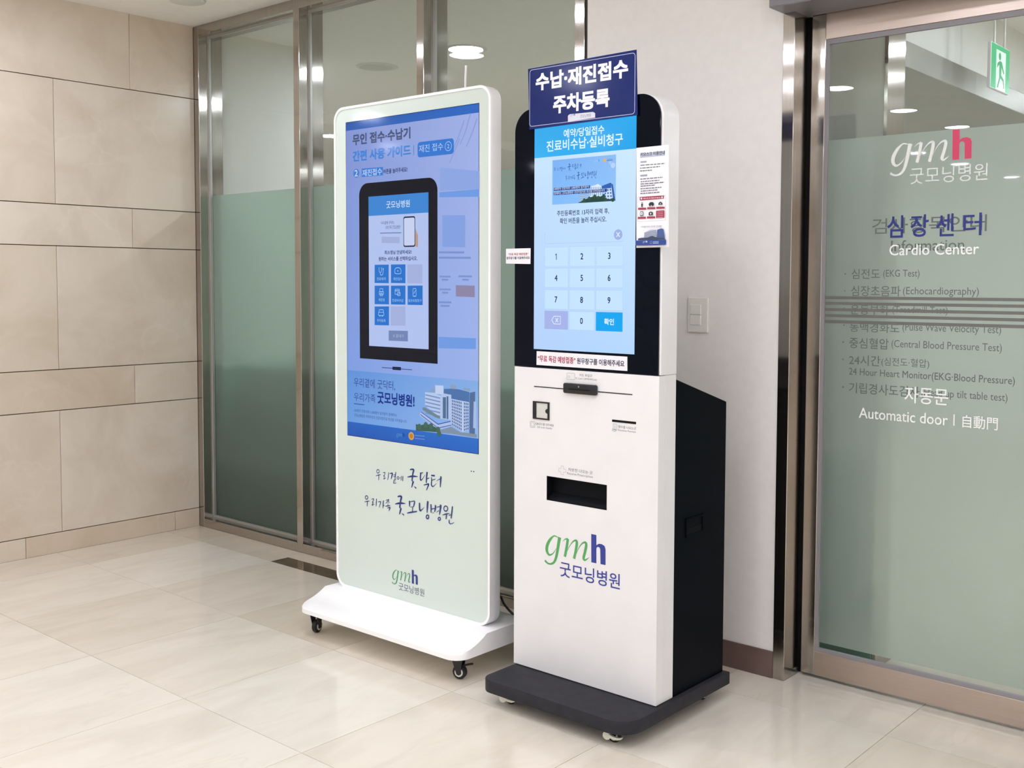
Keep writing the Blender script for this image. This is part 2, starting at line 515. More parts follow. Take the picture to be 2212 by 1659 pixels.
def clear_glass(name, tint):
    m = bpy.data.materials.new(name); m.use_nodes = True
    N, L = m.node_tree.nodes, m.node_tree.links
    N.remove(N['Principled BSDF'])
    tr = N.new('ShaderNodeBsdfTransparent'); tr.inputs[0].default_value = lin(tint)
    gl = N.new('ShaderNodeBsdfGlossy'); gl.inputs['Roughness'].default_value = 0.0
    fr = thin_fresnel(N, L, 1.5)
    mx = N.new('ShaderNodeMixShader')
    L.new(fr.outputs[0], mx.inputs[0]); L.new(tr.outputs[0], mx.inputs[1]); L.new(gl.outputs[0], mx.inputs[2])
    L.new(mx.outputs[0], N['Material Output'].inputs[0])
    return m
M['glass'] = clear_glass('clear glass pane', 'eef1ee')

def frosted(name, tint, see=0.5):
    """etched film: part milky, part blurred view of what stands behind, with a faint gloss"""
    m = bpy.data.materials.new(name); m.use_nodes = True
    N, L = m.node_tree.nodes, m.node_tree.links
    N.remove(N['Principled BSDF'])
    di = N.new('ShaderNodeBsdfDiffuse'); di.inputs[0].default_value = lin(tint)
    tl = N.new('ShaderNodeBsdfTranslucent'); tl.inputs[0].default_value = lin(tint)
    rf = N.new('ShaderNodeBsdfRefraction'); rf.inputs[0].default_value = lin(tint); rf.inputs['Roughness'].default_value = 0.6; rf.inputs['IOR'].default_value = 1.12
    gl = N.new('ShaderNodeBsdfGlossy'); gl.inputs['Roughness'].default_value = 0.02
    fr = thin_fresnel(N, L, 1.45)
    m1 = N.new('ShaderNodeMixShader'); m1.inputs[0].default_value = 0.7
    L.new(di.outputs[0], m1.inputs[1]); L.new(tl.outputs[0], m1.inputs[2])
    m2 = N.new('ShaderNodeMixShader'); m2.inputs[0].default_value = see
    L.new(m1.outputs[0], m2.inputs[1]); L.new(rf.outputs[0], m2.inputs[2])
    m3 = N.new('ShaderNodeMixShader')
    L.new(fr.outputs[0], m3.inputs[0]); L.new(m2.outputs[0], m3.inputs[1]); L.new(gl.outputs[0], m3.inputs[2])
    L.new(m3.outputs[0], N['Material Output'].inputs[0])
    return m
M['frosted'] = frosted('frosted film', 'bcd3c7', 0.6)
M['frosted_door'] = frosted('frosted door film', 'cbd6cd', 0.45)

# measured places of print and lettering, metres in the plane of each face: (text, x0, x1, z0, z1) or (x, z) outlines
DATA={'SIGN': [('수납·재진접수', -2.1759, -1.8257, 1.9251, 1.9799), ('주차등록', -2.1057, -1.8914, 1.8474, 1.9035), ('굿모닝병원', -2.0004, -1.9595, 1.8251, 1.835)],
 'SIGNQ': [(-2.2078, 1.9977), (-1.798, 2.0011), (-1.7915, 1.8131), (-2.2013, 1.8087)],
 'SIGNTAB': [(-2.0471, 1.8188), (-2.0472, 1.8369), (-2.0401, 1.8408), (-1.9519, 1.8388), (-1.9442, 1.8343), (-1.944, 1.8212)],
 'KHEAD': [('예약/당일접수', -2.0685, -1.9143, 1.7716, 1.7981), ('진료비수납·실비청구', -2.1359, -1.8466, 1.7343, 1.7689)],
 'KPIC': [(-2.1119, 1.5707), (-1.8707, 1.5719), (-1.8703, 1.7074), (-2.112, 1.7057)],
 'KPT': [('“우리곁에', -2.1076, -2.0491, 1.6748, 1.6914), ('굿닥터,', -2.0435, -1.9974, 1.6726, 1.6901), ('우리가족', -2.0581, -2.0104, 1.6431, 1.6612), ('굿모닝병원”', -2.0048, -1.9345, 1.6426, 1.6633), ('100명의 전문의와 1,000명의 임직원이', -2.1014, -1.9674, 1.6142, 1.6221), ('함께하는 굿모닝병원은 건강지킴이로 최선을 다하겠습니다', -2.1013, -1.9079, 1.6006, 1.6085)],
 'KBAND': [[(-2.1047, 1.6128), (-1.9643, 1.6136), (-1.9644, 1.6223), (-2.1047, 1.622)], [(-2.1046, 1.5997), (-1.9011, 1.5994), (-1.9012, 1.6085), (-2.1046, 1.6088)]],
 'KB': {'left': [(-2.0097, 1.5718), (-1.9807, 1.5715), (-1.9686, 1.6003), (-2.0044, 1.5978)],
 'mid': [(-1.9683, 1.5731), (-1.9209, 1.573), (-1.9227, 1.6172), (-1.9362, 1.625), (-1.9456, 1.6218), (-1.9619, 1.6195)],
 'blue': [(-1.9219, 1.6097), (-1.8867, 1.6098), (-1.8868, 1.6248), (-1.8908, 1.6256), (-1.922, 1.6177)],
 'right': [(-1.9129, 1.5721), (-1.8797, 1.5721), (-1.8853, 1.6098), (-1.9132, 1.6086)],
 'edge': [(-1.8797, 1.5721), (-1.8711, 1.5717), (-1.8808, 1.6212), (-1.8868, 1.6221)],
 'tree': [(-2.0104, 1.5718), (-1.9863, 1.5805), (-1.9671, 1.585), (-1.9467, 1.5905), (-1.9331, 1.5855), (-1.9131, 1.5899), (-1.9063, 1.5788), (-1.8797, 1.5764), (-1.8797, 1.5716), (-1.982, 1.5711)]}, 'KMSG': [('주민등록번호 13자리 입력 후,', -2.0931, -1.8948, 1.5341, 1.5516), ('확인 버튼을 눌러 주십시오.', -2.0814, -1.904, 1.5107, 1.5282)],
 'KX': [(-1.8608, 1.4719), (-1.8455, 1.4715)],
 'KIN': [(-2.1412, 1.4518), (-1.8425, 1.4511), (-2.1414, 1.4876)],
 'STRIP': [('“무료 독감 예방접종”', -2.1664, -2.0161, 1.0804, 1.1013), ('원무창구를 이용해주세요', -2.0105, -1.8334, 1.0814, 1.1003)],
 'STRIPQ': [(-2.1723, 1.07), (-1.8231, 1.07), (-1.8235, 1.1122), (-2.1716, 1.1136)],
 'NOTE': [('“무료 독감 예방접종”', -2.2923, -2.2074, 1.4164, 1.4242), ('원무창구를 이용해주세요', -2.2999, -2.2018, 1.4038, 1.4127)],
 'NOTEQ': [(-2.3023, 1.3908), (-2.1994, 1.3884), (-2.1987, 1.4384), (-2.3024, 1.4382)],
 'KTXT': [('카드 투입구', -2.0019, -1.9531, 1.0434, 1.0516), ('IC Card / SAMSUNG pay', -2.0163, -1.9354, 1.0326, 1.0402), ('QR코드를 대주세요', -2.1758, -2.1018, 0.8786, 0.887), ('QR code Reader', -2.1702, -2.1074, 0.8692, 0.876), ('영수증 나오는곳', -1.8547, -1.7904, 0.8976, 0.9061), ('Receive Receipt', -1.8546, -1.7903, 0.8877, 0.8946), ('처방전 나오는 곳', -2.0431, -1.949, 0.7463, 0.7568), ('Receive Prescription', -2.0476, -1.9479, 0.7336, 0.743)],
 'KICON': {'card': [(-2.0512, 1.0311), (-2.0198, 1.0311), (-2.0199, 1.0515), (-2.0514, 1.051)],
 'chip': [(-2.046, 1.0378), (-2.039, 1.0377), (-2.039, 1.0426), (-2.046, 1.0428)],
 'qr': [(-2.1988, 0.8691), (-2.1783, 0.869), (-2.1784, 0.8887), (-2.1989, 0.8886)],
 'rec': [(-1.8752, 0.8871), (-1.8588, 0.887), (-1.859, 0.9089), (-1.8754, 0.9083)],
 'cross': [(-2.0668, 0.7458), (-2.0526, 0.7461), (-2.0669, 0.7601)]}, 'KLOGO': {'g': [(-2.1405, 0.4351), (-2.0716, 0.542)],
 'm': [(-2.062, 0.4617), (-1.9615, 0.5493)],
 'h': [(-1.9515, 0.4683), (-1.8975, 0.5704)],
 'k': ('굿모닝병원', -2.0741, -1.8435, 0.4105, 0.4582)}, 'KLG': [(-2.0735, 0.5402), (-2.1405, 0.4393), (-2.0621, 0.4735), (-1.9609, 0.4808), (-2.0445, 0.5346), (-1.9523, 0.5623), (-1.9515, 0.4754), (-1.8965, 0.4765), (-1.9136, 0.5436)],
 'TT': [('무인 접수·수납기', -3.1268, -2.8125, 1.8405, 1.8818), ('간편 사용 가이드', -3.1261, -2.811, 1.7799, 1.8201), ('재진 접수', -2.7682, -2.6491, 1.7869, 1.8133), ('2', -2.629, -2.6185, 1.7911, 1.8052), ('2', -3.1154, -3.0981, 1.7249, 1.7492), ('재진접수', -3.071, -2.9627, 1.7225, 1.7472), ('버튼을 눌러주세요!', -2.955, -2.8287, 1.724, 1.7419), ('굿모닝병원', -2.941, -2.8161, 1.5987, 1.6245), ('“우리곁에 굿닥터,', -2.9727, -2.8981, 1.54, 1.5526), ('우리가족 굿모닝병원”', -2.9449, -2.8636, 1.5226, 1.536), ('최소영님 안녕하세요!', -2.9507, -2.8071, 1.431, 1.446), ('원하는 서비스를 선택하십시오.', -2.9831, -2.7781, 1.4075, 1.4233), ('진료예약', -2.9934, -2.9442, 1.3367, 1.348), ('재진접수', -2.9034, -2.857, 1.3365, 1.3476), ('제증명', -2.9839, -2.9516, 1.2595, 1.2709), ('진료비수납', -2.91, -2.8506, 1.2588, 1.27), ('실손보험청구', -2.825, -2.7561, 1.2595, 1.2705), ('주차등록', -2.9929, -2.9464, 1.1833, 1.1947), ('X 끝내기', -2.9071, -2.8497, 1.1294, 1.1415), ('우리곁에 굿닥터,', -3.1252, -2.8962, 0.9337, 0.9692), ('우리가족', -3.1256, -3.0039, 0.8808, 0.9128), ('굿모닝병원!', -2.9932, -2.7934, 0.8809, 0.9262), ('100명의 전문의와 1,000명의 임직원이 함께하는', -3.1245, -2.8864, 0.8387, 0.8503), ('굿모닝병원은 지역주민의 건강지킴이로 최선을 다하겠습니다', -3.1247, -2.8353, 0.8205, 0.832)],
 'TQ': {'band': [(-3.1638, 1.9308), (-2.4786, 1.9252), (-2.4785, 1.8971), (-3.1641, 1.904)],
 'bar': [(-2.7982, 1.7801), (-2.7949, 1.7798), (-2.7948, 1.8154), (-2.7981, 1.8157)],
 'pill': [(-2.7765, 1.772), (-2.5976, 1.7687), (-2.5976, 1.8216), (-2.7764, 1.8262)],
 'c2': [(-2.6237, 1.7982), (-2.607, 1.7968)],
 'n2': [(-3.1067, 1.7367), (-3.087, 1.7354)],
 'hl': [(-3.076, 1.7206), (-2.9581, 1.72), (-2.9579, 1.7499), (-3.0758, 1.752)],
 'ph': [(-3.0927, 1.0438), (-2.6783, 1.046), (-2.6732, 1.6937), (-3.0866, 1.7011)],
 'ps': [(-3.04, 1.093), (-2.7233, 1.0943), (-2.7191, 1.6461), (-3.0381, 1.649)],
 'psb': [(-3.0386, 1.5768), (-2.7193, 1.5757), (-2.7191, 1.6461), (-3.0381, 1.649)],
 'phone': [(-2.8507, 1.4595), (-2.7914, 1.4564), (-2.7899, 1.5617), (-2.8463, 1.5654)],
 'hand': [(-2.7914, 1.4583), (-2.7757, 1.4549), (-2.7756, 1.4965), (-2.7884, 1.5219)],
 'box': [(-2.9671, 1.4738), (-2.8707, 1.4709), (-2.8706, 1.4932), (-2.967, 1.4969)],
 'ln': [(-2.9759, 1.5083), (-2.862, 1.5067), (-2.862, 1.5098), (-2.9758, 1.5115)],
 'tiles': [[(-3.0077, 1.3272), (-2.9304, 1.3264), (-2.9301, 1.3943), (-3.0072, 1.3945)], [(-2.9186, 1.3273), (-2.8416, 1.3266), (-2.8413, 1.3944), (-2.9183, 1.3946)], [(-3.0081, 1.2488), (-2.9294, 1.249), (-2.9291, 1.318), (-3.0077, 1.3172)], [(-2.919, 1.2491), (-2.8419, 1.2494), (-2.8416, 1.3183), (-2.9187, 1.3175)], [(-2.8304, 1.2491), (-2.7529, 1.2493), (-2.7528, 1.3186), (-2.8302, 1.3178)], [(-3.0086, 1.1711), (-2.9298, 1.1723), (-2.9294, 1.2419), (-3.0082, 1.2402)]],
 'pale': [[(-2.8315, 1.3271), (-2.754, 1.3263), (-2.7539, 1.3936), (-2.8313, 1.3938)], [(-2.9208, 1.1721), (-2.8421, 1.1734), (-2.8419, 1.2433), (-2.9204, 1.2416)]],
 'btn': [(-2.9315, 1.1162), (-2.8295, 1.1172), (-2.8294, 1.1552), (-2.9313, 1.1534)],
 'slot': [(-2.9084, 1.0107), (-2.8631, 1.0109), (-2.8631, 1.0226), (-2.9083, 1.022)],
 'sline': [(-2.9656, 1.0147), (-2.8044, 1.015), (-2.8044, 1.0173), (-2.9656, 1.0171)],
 'sky': [(-3.1622, 0.9953), (-2.4885, 1.0105)],
 'ul': [(-3.1258, 0.8682), (-3.0669, 0.8683), (-3.0669, 0.8712), (-3.1258, 0.8711)],
 'bot': [(-3.1631, 0.7933), (-2.4881, 0.795)],
 'fade1': [(-2.6695, 1.6257), (-2.48, 1.6181), (-2.4801, 1.6435), (-2.6695, 1.6427)],
 'fade2': [(-2.6738, 1.0991), (-2.4946, 1.1035), (-2.4947, 1.1403), (-2.6737, 1.1393)],
 'fade0': [(-2.6662, 1.6481), (-2.4791, 1.6435), (-2.4792, 1.7035), (-2.6662, 1.7289)],
 'fpic': [(-2.6547, 1.4536), (-2.5447, 1.4496), (-2.5448, 1.5586), (-2.6546, 1.5629)],
 'brown': [(-2.589, 1.2815), (-2.4997, 1.2798), (-2.4997, 1.319), (-2.589, 1.3205)],
 'ft': [[(-2.6684, 1.3471), (-2.615, 1.3466), (-2.615, 1.3528), (-2.6684, 1.3534)], [(-2.6576, 1.3363), (-2.6262, 1.3359), (-2.6262, 1.3421), (-2.6576, 1.3426)], [(-2.5767, 1.3478), (-2.5129, 1.3473), (-2.5129, 1.3534), (-2.5767, 1.354)], [(-2.5583, 1.3364), (-2.528, 1.336), (-2.528, 1.3421), (-2.5583, 1.3425)], [(-2.6684, 1.3023), (-2.6138, 1.3022), (-2.6138, 1.3084), (-2.6684, 1.3085)], [(-2.6558, 1.2911), (-2.6263, 1.2909), (-2.6262, 1.2972), (-2.6558, 1.2974)], [(-2.6723, 1.2573), (-2.6107, 1.2577), (-2.6107, 1.264), (-2.6723, 1.2636)], [(-2.6641, 1.2449), (-2.62, 1.2451), (-2.62, 1.2514), (-2.6641, 1.2511)], [(-2.6721, 1.4313), (-2.5492, 1.4288), (-2.5493, 1.4358), (-2.6721, 1.4384)], [(-2.6721, 1.4125), (-2.519, 1.4101), (-2.519, 1.417), (-2.6721, 1.4196)]],
 'lg': [(-2.8901, 0.7685), (-2.8457, 0.7708), (-2.8341, 0.7869), (-2.8342, 0.7612), (-2.8099, 0.7761), (-2.7951, 0.7775), (-2.7918, 0.7816), (-2.7402, 0.7837), (-2.7918, 0.7713), (-2.7402, 0.7726)]}, 'TB': {'roofL': [(-2.7119, 0.9436), (-2.6913, 0.9429), (-2.6912, 0.9558), (-2.7118, 0.9561)],
 'white1': [(-2.7417, 0.8912), (-2.6636, 0.8538), (-2.6635, 0.9324), (-2.6883, 0.9369), (-2.6883, 0.94), (-2.7416, 0.9395)],
 'tower': [(-2.6898, 0.9368), (-2.649, 0.9376), (-2.649, 0.9685), (-2.6898, 0.9679)],
 'front': [(-2.6651, 0.8516), (-2.6103, 0.8501), (-2.6103, 0.9393), (-2.6476, 0.9418), (-2.665, 0.9323)],
 'g1': [(-2.652, 0.8537), (-2.6361, 0.854), (-2.6361, 0.9292), (-2.6519, 0.9281)],
 'g2': [(-2.6332, 0.8532), (-2.6246, 0.8529), (-2.6246, 0.9331), (-2.6332, 0.9325)],
 'pod': [(-2.7627, 0.8707), (-2.7269, 0.8547), (-2.6753, 0.831), (-2.6103, 0.847), (-2.6103, 0.8295), (-2.6753, 0.8112), (-2.7688, 0.8533)],
 'podL1': [(-2.7627, 0.8696), (-2.6753, 0.8324), (-2.6131, 0.8478), (-2.6131, 0.8447), (-2.6753, 0.8289), (-2.7627, 0.8665)],
 'podL2': [(-2.7642, 0.859), (-2.6753, 0.8185), (-2.6103, 0.8346), (-2.6103, 0.832), (-2.6753, 0.8154), (-2.7643, 0.8558)],
 'plant': [(-2.7537, 0.884), (-2.7417, 0.885), (-2.6651, 0.8578), (-2.6651, 0.8505), (-2.6885, 0.8537), (-2.7537, 0.8756)],
 'glass': [(-2.6476, 0.9397), (-2.6088, 0.9261), (-2.5246, 0.9181), (-2.5246, 0.9544), (-2.5763, 0.961), (-2.6131, 0.9606), (-2.6476, 0.9573)],
 'top1': [(-2.6145, 0.9605), (-2.5875, 0.9603), (-2.5876, 0.9755), (-2.6145, 0.9748)],
 'top2': [(-2.5524, 0.9606), (-2.5218, 0.9576), (-2.5218, 0.9677), (-2.5524, 0.9677)],
 'grid': [(-2.6089, 0.8327), (-2.5537, 0.8142), (-2.5272, 0.8248), (-2.5246, 0.9201), (-2.6088, 0.925)],
 'dark': [(-2.5231, 0.813), (-2.4969, 0.8125), (-2.4957, 0.9584), (-2.5218, 0.9526)],
 'rgt': [(-2.5051, 0.8329), (-2.49, 0.8322), (-2.4902, 0.9247), (-2.5025, 0.9237)],
 'trees': [(-2.7871, 0.7978), (-2.6695, 0.8024), (-2.6739, 0.8155), (-2.7091, 0.8248), (-2.7358, 0.8267), (-2.7689, 0.8174), (-2.787, 0.8221)],
 'trees2': [(-2.6695, 0.8003), (-2.6103, 0.8028), (-2.5037, 0.8007), (-2.4872, 0.8013), (-2.4873, 0.8124), (-2.5314, 0.8133), (-2.5649, 0.8122), (-2.6103, 0.8275), (-2.668, 0.8098)]}, 'TBW': [[(-2.6063, 0.8337), (-2.6012, 0.832), (-2.6012, 0.8394), (-2.6063, 0.841)], [(-2.6063, 0.8439), (-2.6012, 0.8423), (-2.6012, 0.8497), (-2.6063, 0.8511)], [(-2.6063, 0.854), (-2.6012, 0.8526), (-2.6012, 0.86), (-2.6063, 0.8613)], [(-2.6063, 0.8642), (-2.6012, 0.8629), (-2.6012, 0.8703), (-2.6063, 0.8714)], [(-2.6063, 0.8743), (-2.6012, 0.8732), (-2.6012, 0.8806), (-2.6063, 0.8816)], [(-2.6063, 0.8844), (-2.6012, 0.8835), (-2.6012, 0.8908), (-2.6063, 0.8917)], [(-2.6063, 0.8946), (-2.6012, 0.8938), (-2.6012, 0.9011), (-2.6063, 0.9018)], [(-2.6063, 0.9047), (-2.6012, 0.904), (-2.6012, 0.9114), (-2.6063, 0.9119)], [(-2.6063, 0.9148), (-2.6012, 0.9143), (-2.6012, 0.9217), (-2.6063, 0.9221)], [(-2.598, 0.831), (-2.5929, 0.8293), (-2.5929, 0.8368), (-2.598, 0.8384)], [(-2.598, 0.8414), (-2.5929, 0.8398), (-2.5929, 0.8474), (-2.598, 0.8488)], [(-2.598, 0.8518), (-2.5929, 0.8504), (-2.5929, 0.8579), (-2.598, 0.8592)], [(-2.598, 0.8621), (-2.5929, 0.8609), (-2.5929, 0.8684), (-2.598, 0.8696)], [(-2.598, 0.8725), (-2.5929, 0.8714), (-2.5929, 0.879), (-2.598, 0.8799)], [(-2.598, 0.8829), (-2.5929, 0.8819), (-2.5929, 0.8895), (-2.598, 0.8903)], [(-2.598, 0.8933), (-2.5929, 0.8925), (-2.5929, 0.9), (-2.598, 0.9007)], [(-2.598, 0.9036), (-2.5929, 0.903), (-2.5929, 0.9105), (-2.598, 0.9111)], [(-2.598, 0.914), (-2.5929, 0.9135), (-2.5929, 0.921), (-2.598, 0.9214)], [(-2.5897, 0.8283), (-2.5846, 0.8266), (-2.5846, 0.8343), (-2.5897, 0.8359)], [(-2.5897, 0.8389), (-2.5846, 0.8374), (-2.5846, 0.8451), (-2.5897, 0.8465)], [(-2.5897, 0.8495), (-2.5846, 0.8481), (-2.5846, 0.8558), (-2.5897, 0.8571)], [(-2.5897, 0.8601), (-2.5846, 0.8589), (-2.5846, 0.8666), (-2.5897, 0.8677)], [(-2.5897, 0.8707), (-2.5846, 0.8697), (-2.5846, 0.8774), (-2.5897, 0.8783)], [(-2.5897, 0.8814), (-2.5846, 0.8804), (-2.5847, 0.8881), (-2.5897, 0.889)], [(-2.5897, 0.892), (-2.5847, 0.8912), (-2.5847, 0.8989), (-2.5897, 0.8996)], [(-2.5897, 0.9026), (-2.5847, 0.9019), (-2.5847, 0.9096), (-2.5897, 0.9102)], [(-2.5897, 0.9132), (-2.5847, 0.9127), (-2.5847, 0.9204), (-2.5898, 0.9208)], [(-2.5815, 0.8255), (-2.5764, 0.8239), (-2.5764, 0.8317), (-2.5815, 0.8333)], [(-2.5815, 0.8364), (-2.5764, 0.8349), (-2.5764, 0.8428), (-2.5815, 0.8442)], [(-2.5815, 0.8473), (-2.5764, 0.8459), (-2.5764, 0.8538), (-2.5815, 0.855)], [(-2.5815, 0.8581), (-2.5764, 0.8569), (-2.5764, 0.8648), (-2.5815, 0.8659)], [(-2.5815, 0.869), (-2.5764, 0.8679), (-2.5764, 0.8758), (-2.5815, 0.8767)], [(-2.5815, 0.8798), (-2.5764, 0.8789), (-2.5764, 0.8868), (-2.5815, 0.8876)], [(-2.5815, 0.8907), (-2.5764, 0.8899), (-2.5764, 0.8977), (-2.5815, 0.8984)], [(-2.5815, 0.9015), (-2.5764, 0.9009), (-2.5764, 0.9087), (-2.5815, 0.9093)], [(-2.5815, 0.9124), (-2.5764, 0.9119), (-2.5764, 0.9197), (-2.5815, 0.9201)], [(-2.5733, 0.8228), (-2.5682, 0.8212), (-2.5682, 0.8292), (-2.5733, 0.8308)], [(-2.5733, 0.8339), (-2.5682, 0.8324), (-2.5682, 0.8405), (-2.5733, 0.8419)], [(-2.5733, 0.845), (-2.5682, 0.8436), (-2.5682, 0.8517), (-2.5733, 0.853)], [(-2.5733, 0.8561), (-2.5682, 0.8549), (-2.5682, 0.8629), (-2.5733, 0.8641)], [(-2.5733, 0.8672), (-2.5682, 0.8661), (-2.5682, 0.8742), (-2.5733, 0.8752)], [(-2.5733, 0.8783), (-2.5682, 0.8774), (-2.5682, 0.8854), (-2.5733, 0.8862)], [(-2.5733, 0.8894), (-2.5682, 0.8886), (-2.5682, 0.8966), (-2.5733, 0.8973)], [(-2.5733, 0.9005), (-2.5682, 0.8998), (-2.5682, 0.9079), (-2.5733, 0.9084)], [(-2.5733, 0.9116), (-2.5682, 0.911), (-2.5682, 0.9191), (-2.5733, 0.9195)], [(-2.5651, 0.8201), (-2.56, 0.8185), (-2.56, 0.8267), (-2.5651, 0.8282)], [(-2.5651, 0.8315), (-2.56, 0.8299), (-2.56, 0.8382), (-2.5651, 0.8396)], [(-2.5651, 0.8428), (-2.56, 0.8414), (-2.56, 0.8496), (-2.5651, 0.8509)], [(-2.5651, 0.8541), (-2.56, 0.8529), (-2.56, 0.8611), (-2.5651, 0.8622)], [(-2.5651, 0.8655), (-2.56, 0.8644), (-2.5601, 0.8726), (-2.5651, 0.8736)], [(-2.5651, 0.8768), (-2.5601, 0.8758), (-2.5601, 0.8841), (-2.5651, 0.8849)], [(-2.5651, 0.8881), (-2.5601, 0.8873), (-2.5601, 0.8955), (-2.5651, 0.8962)], [(-2.5651, 0.8994), (-2.5601, 0.8988), (-2.5601, 0.907), (-2.5651, 0.9075)], [(-2.5651, 0.9107), (-2.5601, 0.9102), (-2.5601, 0.9184), (-2.5651, 0.9188)], [(-2.5488, 0.8182), (-2.5437, 0.82), (-2.5437, 0.828), (-2.5488, 0.8263)], [(-2.5488, 0.8296), (-2.5437, 0.8312), (-2.5437, 0.8392), (-2.5488, 0.8378)], [(-2.5488, 0.841), (-2.5437, 0.8423), (-2.5438, 0.8504), (-2.5488, 0.8492)], [(-2.5488, 0.8524), (-2.5438, 0.8535), (-2.5438, 0.8615), (-2.5488, 0.8606)], [(-2.5488, 0.8639), (-2.5438, 0.8647), (-2.5438, 0.8727), (-2.5488, 0.872)], [(-2.5488, 0.8753), (-2.5438, 0.8759), (-2.5438, 0.8839), (-2.5488, 0.8834)], [(-2.5488, 0.8867), (-2.5438, 0.887), (-2.5438, 0.895), (-2.5488, 0.8948)], [(-2.5488, 0.8981), (-2.5438, 0.8982), (-2.5438, 0.9062), (-2.5488, 0.9063)], [(-2.5488, 0.9095), (-2.5438, 0.9094), (-2.5438, 0.9174), (-2.5488, 0.9177)], [(-2.5406, 0.8211), (-2.5356, 0.8229), (-2.5356, 0.8306), (-2.5406, 0.829)], [(-2.5406, 0.8321), (-2.5356, 0.8337), (-2.5356, 0.8414), (-2.5406, 0.84)], [(-2.5407, 0.8432), (-2.5356, 0.8445), (-2.5356, 0.8522), (-2.5407, 0.8511)], [(-2.5407, 0.8542), (-2.5357, 0.8553), (-2.5357, 0.863), (-2.5407, 0.8621)], [(-2.5407, 0.8652), (-2.5357, 0.8661), (-2.5357, 0.8738), (-2.5407, 0.8731)], [(-2.5407, 0.8763), (-2.5357, 0.8769), (-2.5357, 0.8846), (-2.5407, 0.8841)], [(-2.5407, 0.8873), (-2.5357, 0.8876), (-2.5357, 0.8954), (-2.5407, 0.8952)], [(-2.5407, 0.8983), (-2.5357, 0.8984), (-2.5357, 0.9061), (-2.5407, 0.9062)], [(-2.5407, 0.9093), (-2.5357, 0.9092), (-2.5357, 0.9169), (-2.5407, 0.9172)], [(-2.5325, 0.824), (-2.5275, 0.8258), (-2.5275, 0.8333), (-2.5325, 0.8316)], [(-2.5325, 0.8347), (-2.5275, 0.8362), (-2.5276, 0.8437), (-2.5326, 0.8423)], [(-2.5326, 0.8453), (-2.5276, 0.8466), (-2.5276, 0.8541), (-2.5326, 0.8529)], [(-2.5326, 0.856), (-2.5276, 0.857), (-2.5276, 0.8645), (-2.5326, 0.8636)], [(-2.5326, 0.8666), (-2.5276, 0.8674), (-2.5276, 0.8749), (-2.5326, 0.8742)], [(-2.5326, 0.8772), (-2.5276, 0.8778), (-2.5276, 0.8853), (-2.5326, 0.8848)], [(-2.5326, 0.8879), (-2.5276, 0.8882), (-2.5276, 0.8957), (-2.5326, 0.8955)], [(-2.5326, 0.8985), (-2.5276, 0.8986), (-2.5276, 0.906), (-2.5326, 0.9061)], [(-2.5326, 0.9091), (-2.5276, 0.909), (-2.5276, 0.9164), (-2.5326, 0.9167)]],
 'TBR': [[(-2.7401, 0.9281), (-2.665, 0.921), (-2.665, 0.9259), (-2.7401, 0.9327)], [(-2.7401, 0.9151), (-2.665, 0.9081), (-2.665, 0.9131), (-2.7401, 0.9197)], [(-2.7402, 0.9021), (-2.665, 0.8953), (-2.665, 0.9003), (-2.7402, 0.9067)], [(-2.7402, 0.8891), (-2.665, 0.8824), (-2.665, 0.8874), (-2.7402, 0.8937)], [(-2.7402, 0.876), (-2.6651, 0.8696), (-2.665, 0.8746), (-2.7402, 0.8807)], [(-2.7402, 0.863), (-2.6651, 0.8567), (-2.6651, 0.8617), (-2.7402, 0.8676)]],
 'TLG': [(-2.8797, 0.2701), (-2.9233, 0.2158), (-2.8758, 0.2388), (-2.8219, 0.2393), (-2.8635, 0.2691), (-2.8114, 0.2868), (-2.8116, 0.234), (-2.7816, 0.2357), (-2.7917, 0.2737)],
 'TK': ('굿모닝병원', -2.884, -2.7488, 0.1978, 0.2257), 'DW': [('Cardio Center', -1.3438, -1.0702, 1.419, 1.4532), ('자동문', -1.2849, -1.1497, 0.9556, 1.0082), ('Automatic door', -1.4323, -1.1488, 0.8948, 0.9291), ('自動門', -1.105, -1.0022, 0.893, 0.9321)],
 'DN': [('심', -1.3528, -1.3022, 1.4746, 1.5445), ('장', -1.2785, -1.2224, 1.4756, 1.5446), ('센', -1.1994, -1.1459, 1.4752, 1.544), ('터', -1.1182, -1.0647, 1.4758, 1.5434)],
 'DG': [('검사항목안내', -1.403, -1.0505, 1.4879, 1.5379), ('Information', -1.3403, -1.1144, 1.4321, 1.4665), ('심전도', -1.468, -1.3738, 1.3455, 1.3774), ('(EKG Test)', -1.363, -1.2476, 1.345, 1.3743), ('심장초음파', -1.4688, -1.306, 1.2898, 1.3234), ('(Echocardiography)', -1.2983, -1.068, 1.2897, 1.3202), ('운동부하', -1.4691, -1.3418, 1.2299, 1.2618), ('(Treadmill Test)', -1.3307, -1.1586, 1.2319, 1.26), ('동맥경화도', -1.4704, -1.3067, 1.1735, 1.2044), ('(Pulse Wave Velocity Test)', -1.297, -1.0012, 1.1758, 1.2062), ('중심혈압', -1.4708, -1.3404, 1.1206, 1.1555), ('(Central Blood Pressure Test)', -1.331, -0.9976, 1.1221, 1.1526), ('24시간', -1.4706, -1.3661, 1.0653, 1.0993), ('(심전도·혈압)', -1.3625, -1.2105, 1.0648, 1.0962), ('24 Hour Heart Monitor(EKG·Blood Pressure)', -1.4697, -0.9582, 1.0264, 1.0564), ('기립경사도검사', -1.4686, -1.2387, 0.9739, 1.0087), ('(Head up tilt table test)', -1.2329, -0.9775, 0.9748, 1.0051)],
 'DDOT': [(-1.4895, 1.3617), (-1.4899, 1.3064), (-1.4907, 1.2489), (-1.49, 1.1944), (-1.4914, 1.1391), (-1.4908, 1.0824), (-1.4888, 0.9915)],
 'DBAR': [(-1.1302, 0.9313), (-1.1294, 0.8966)],
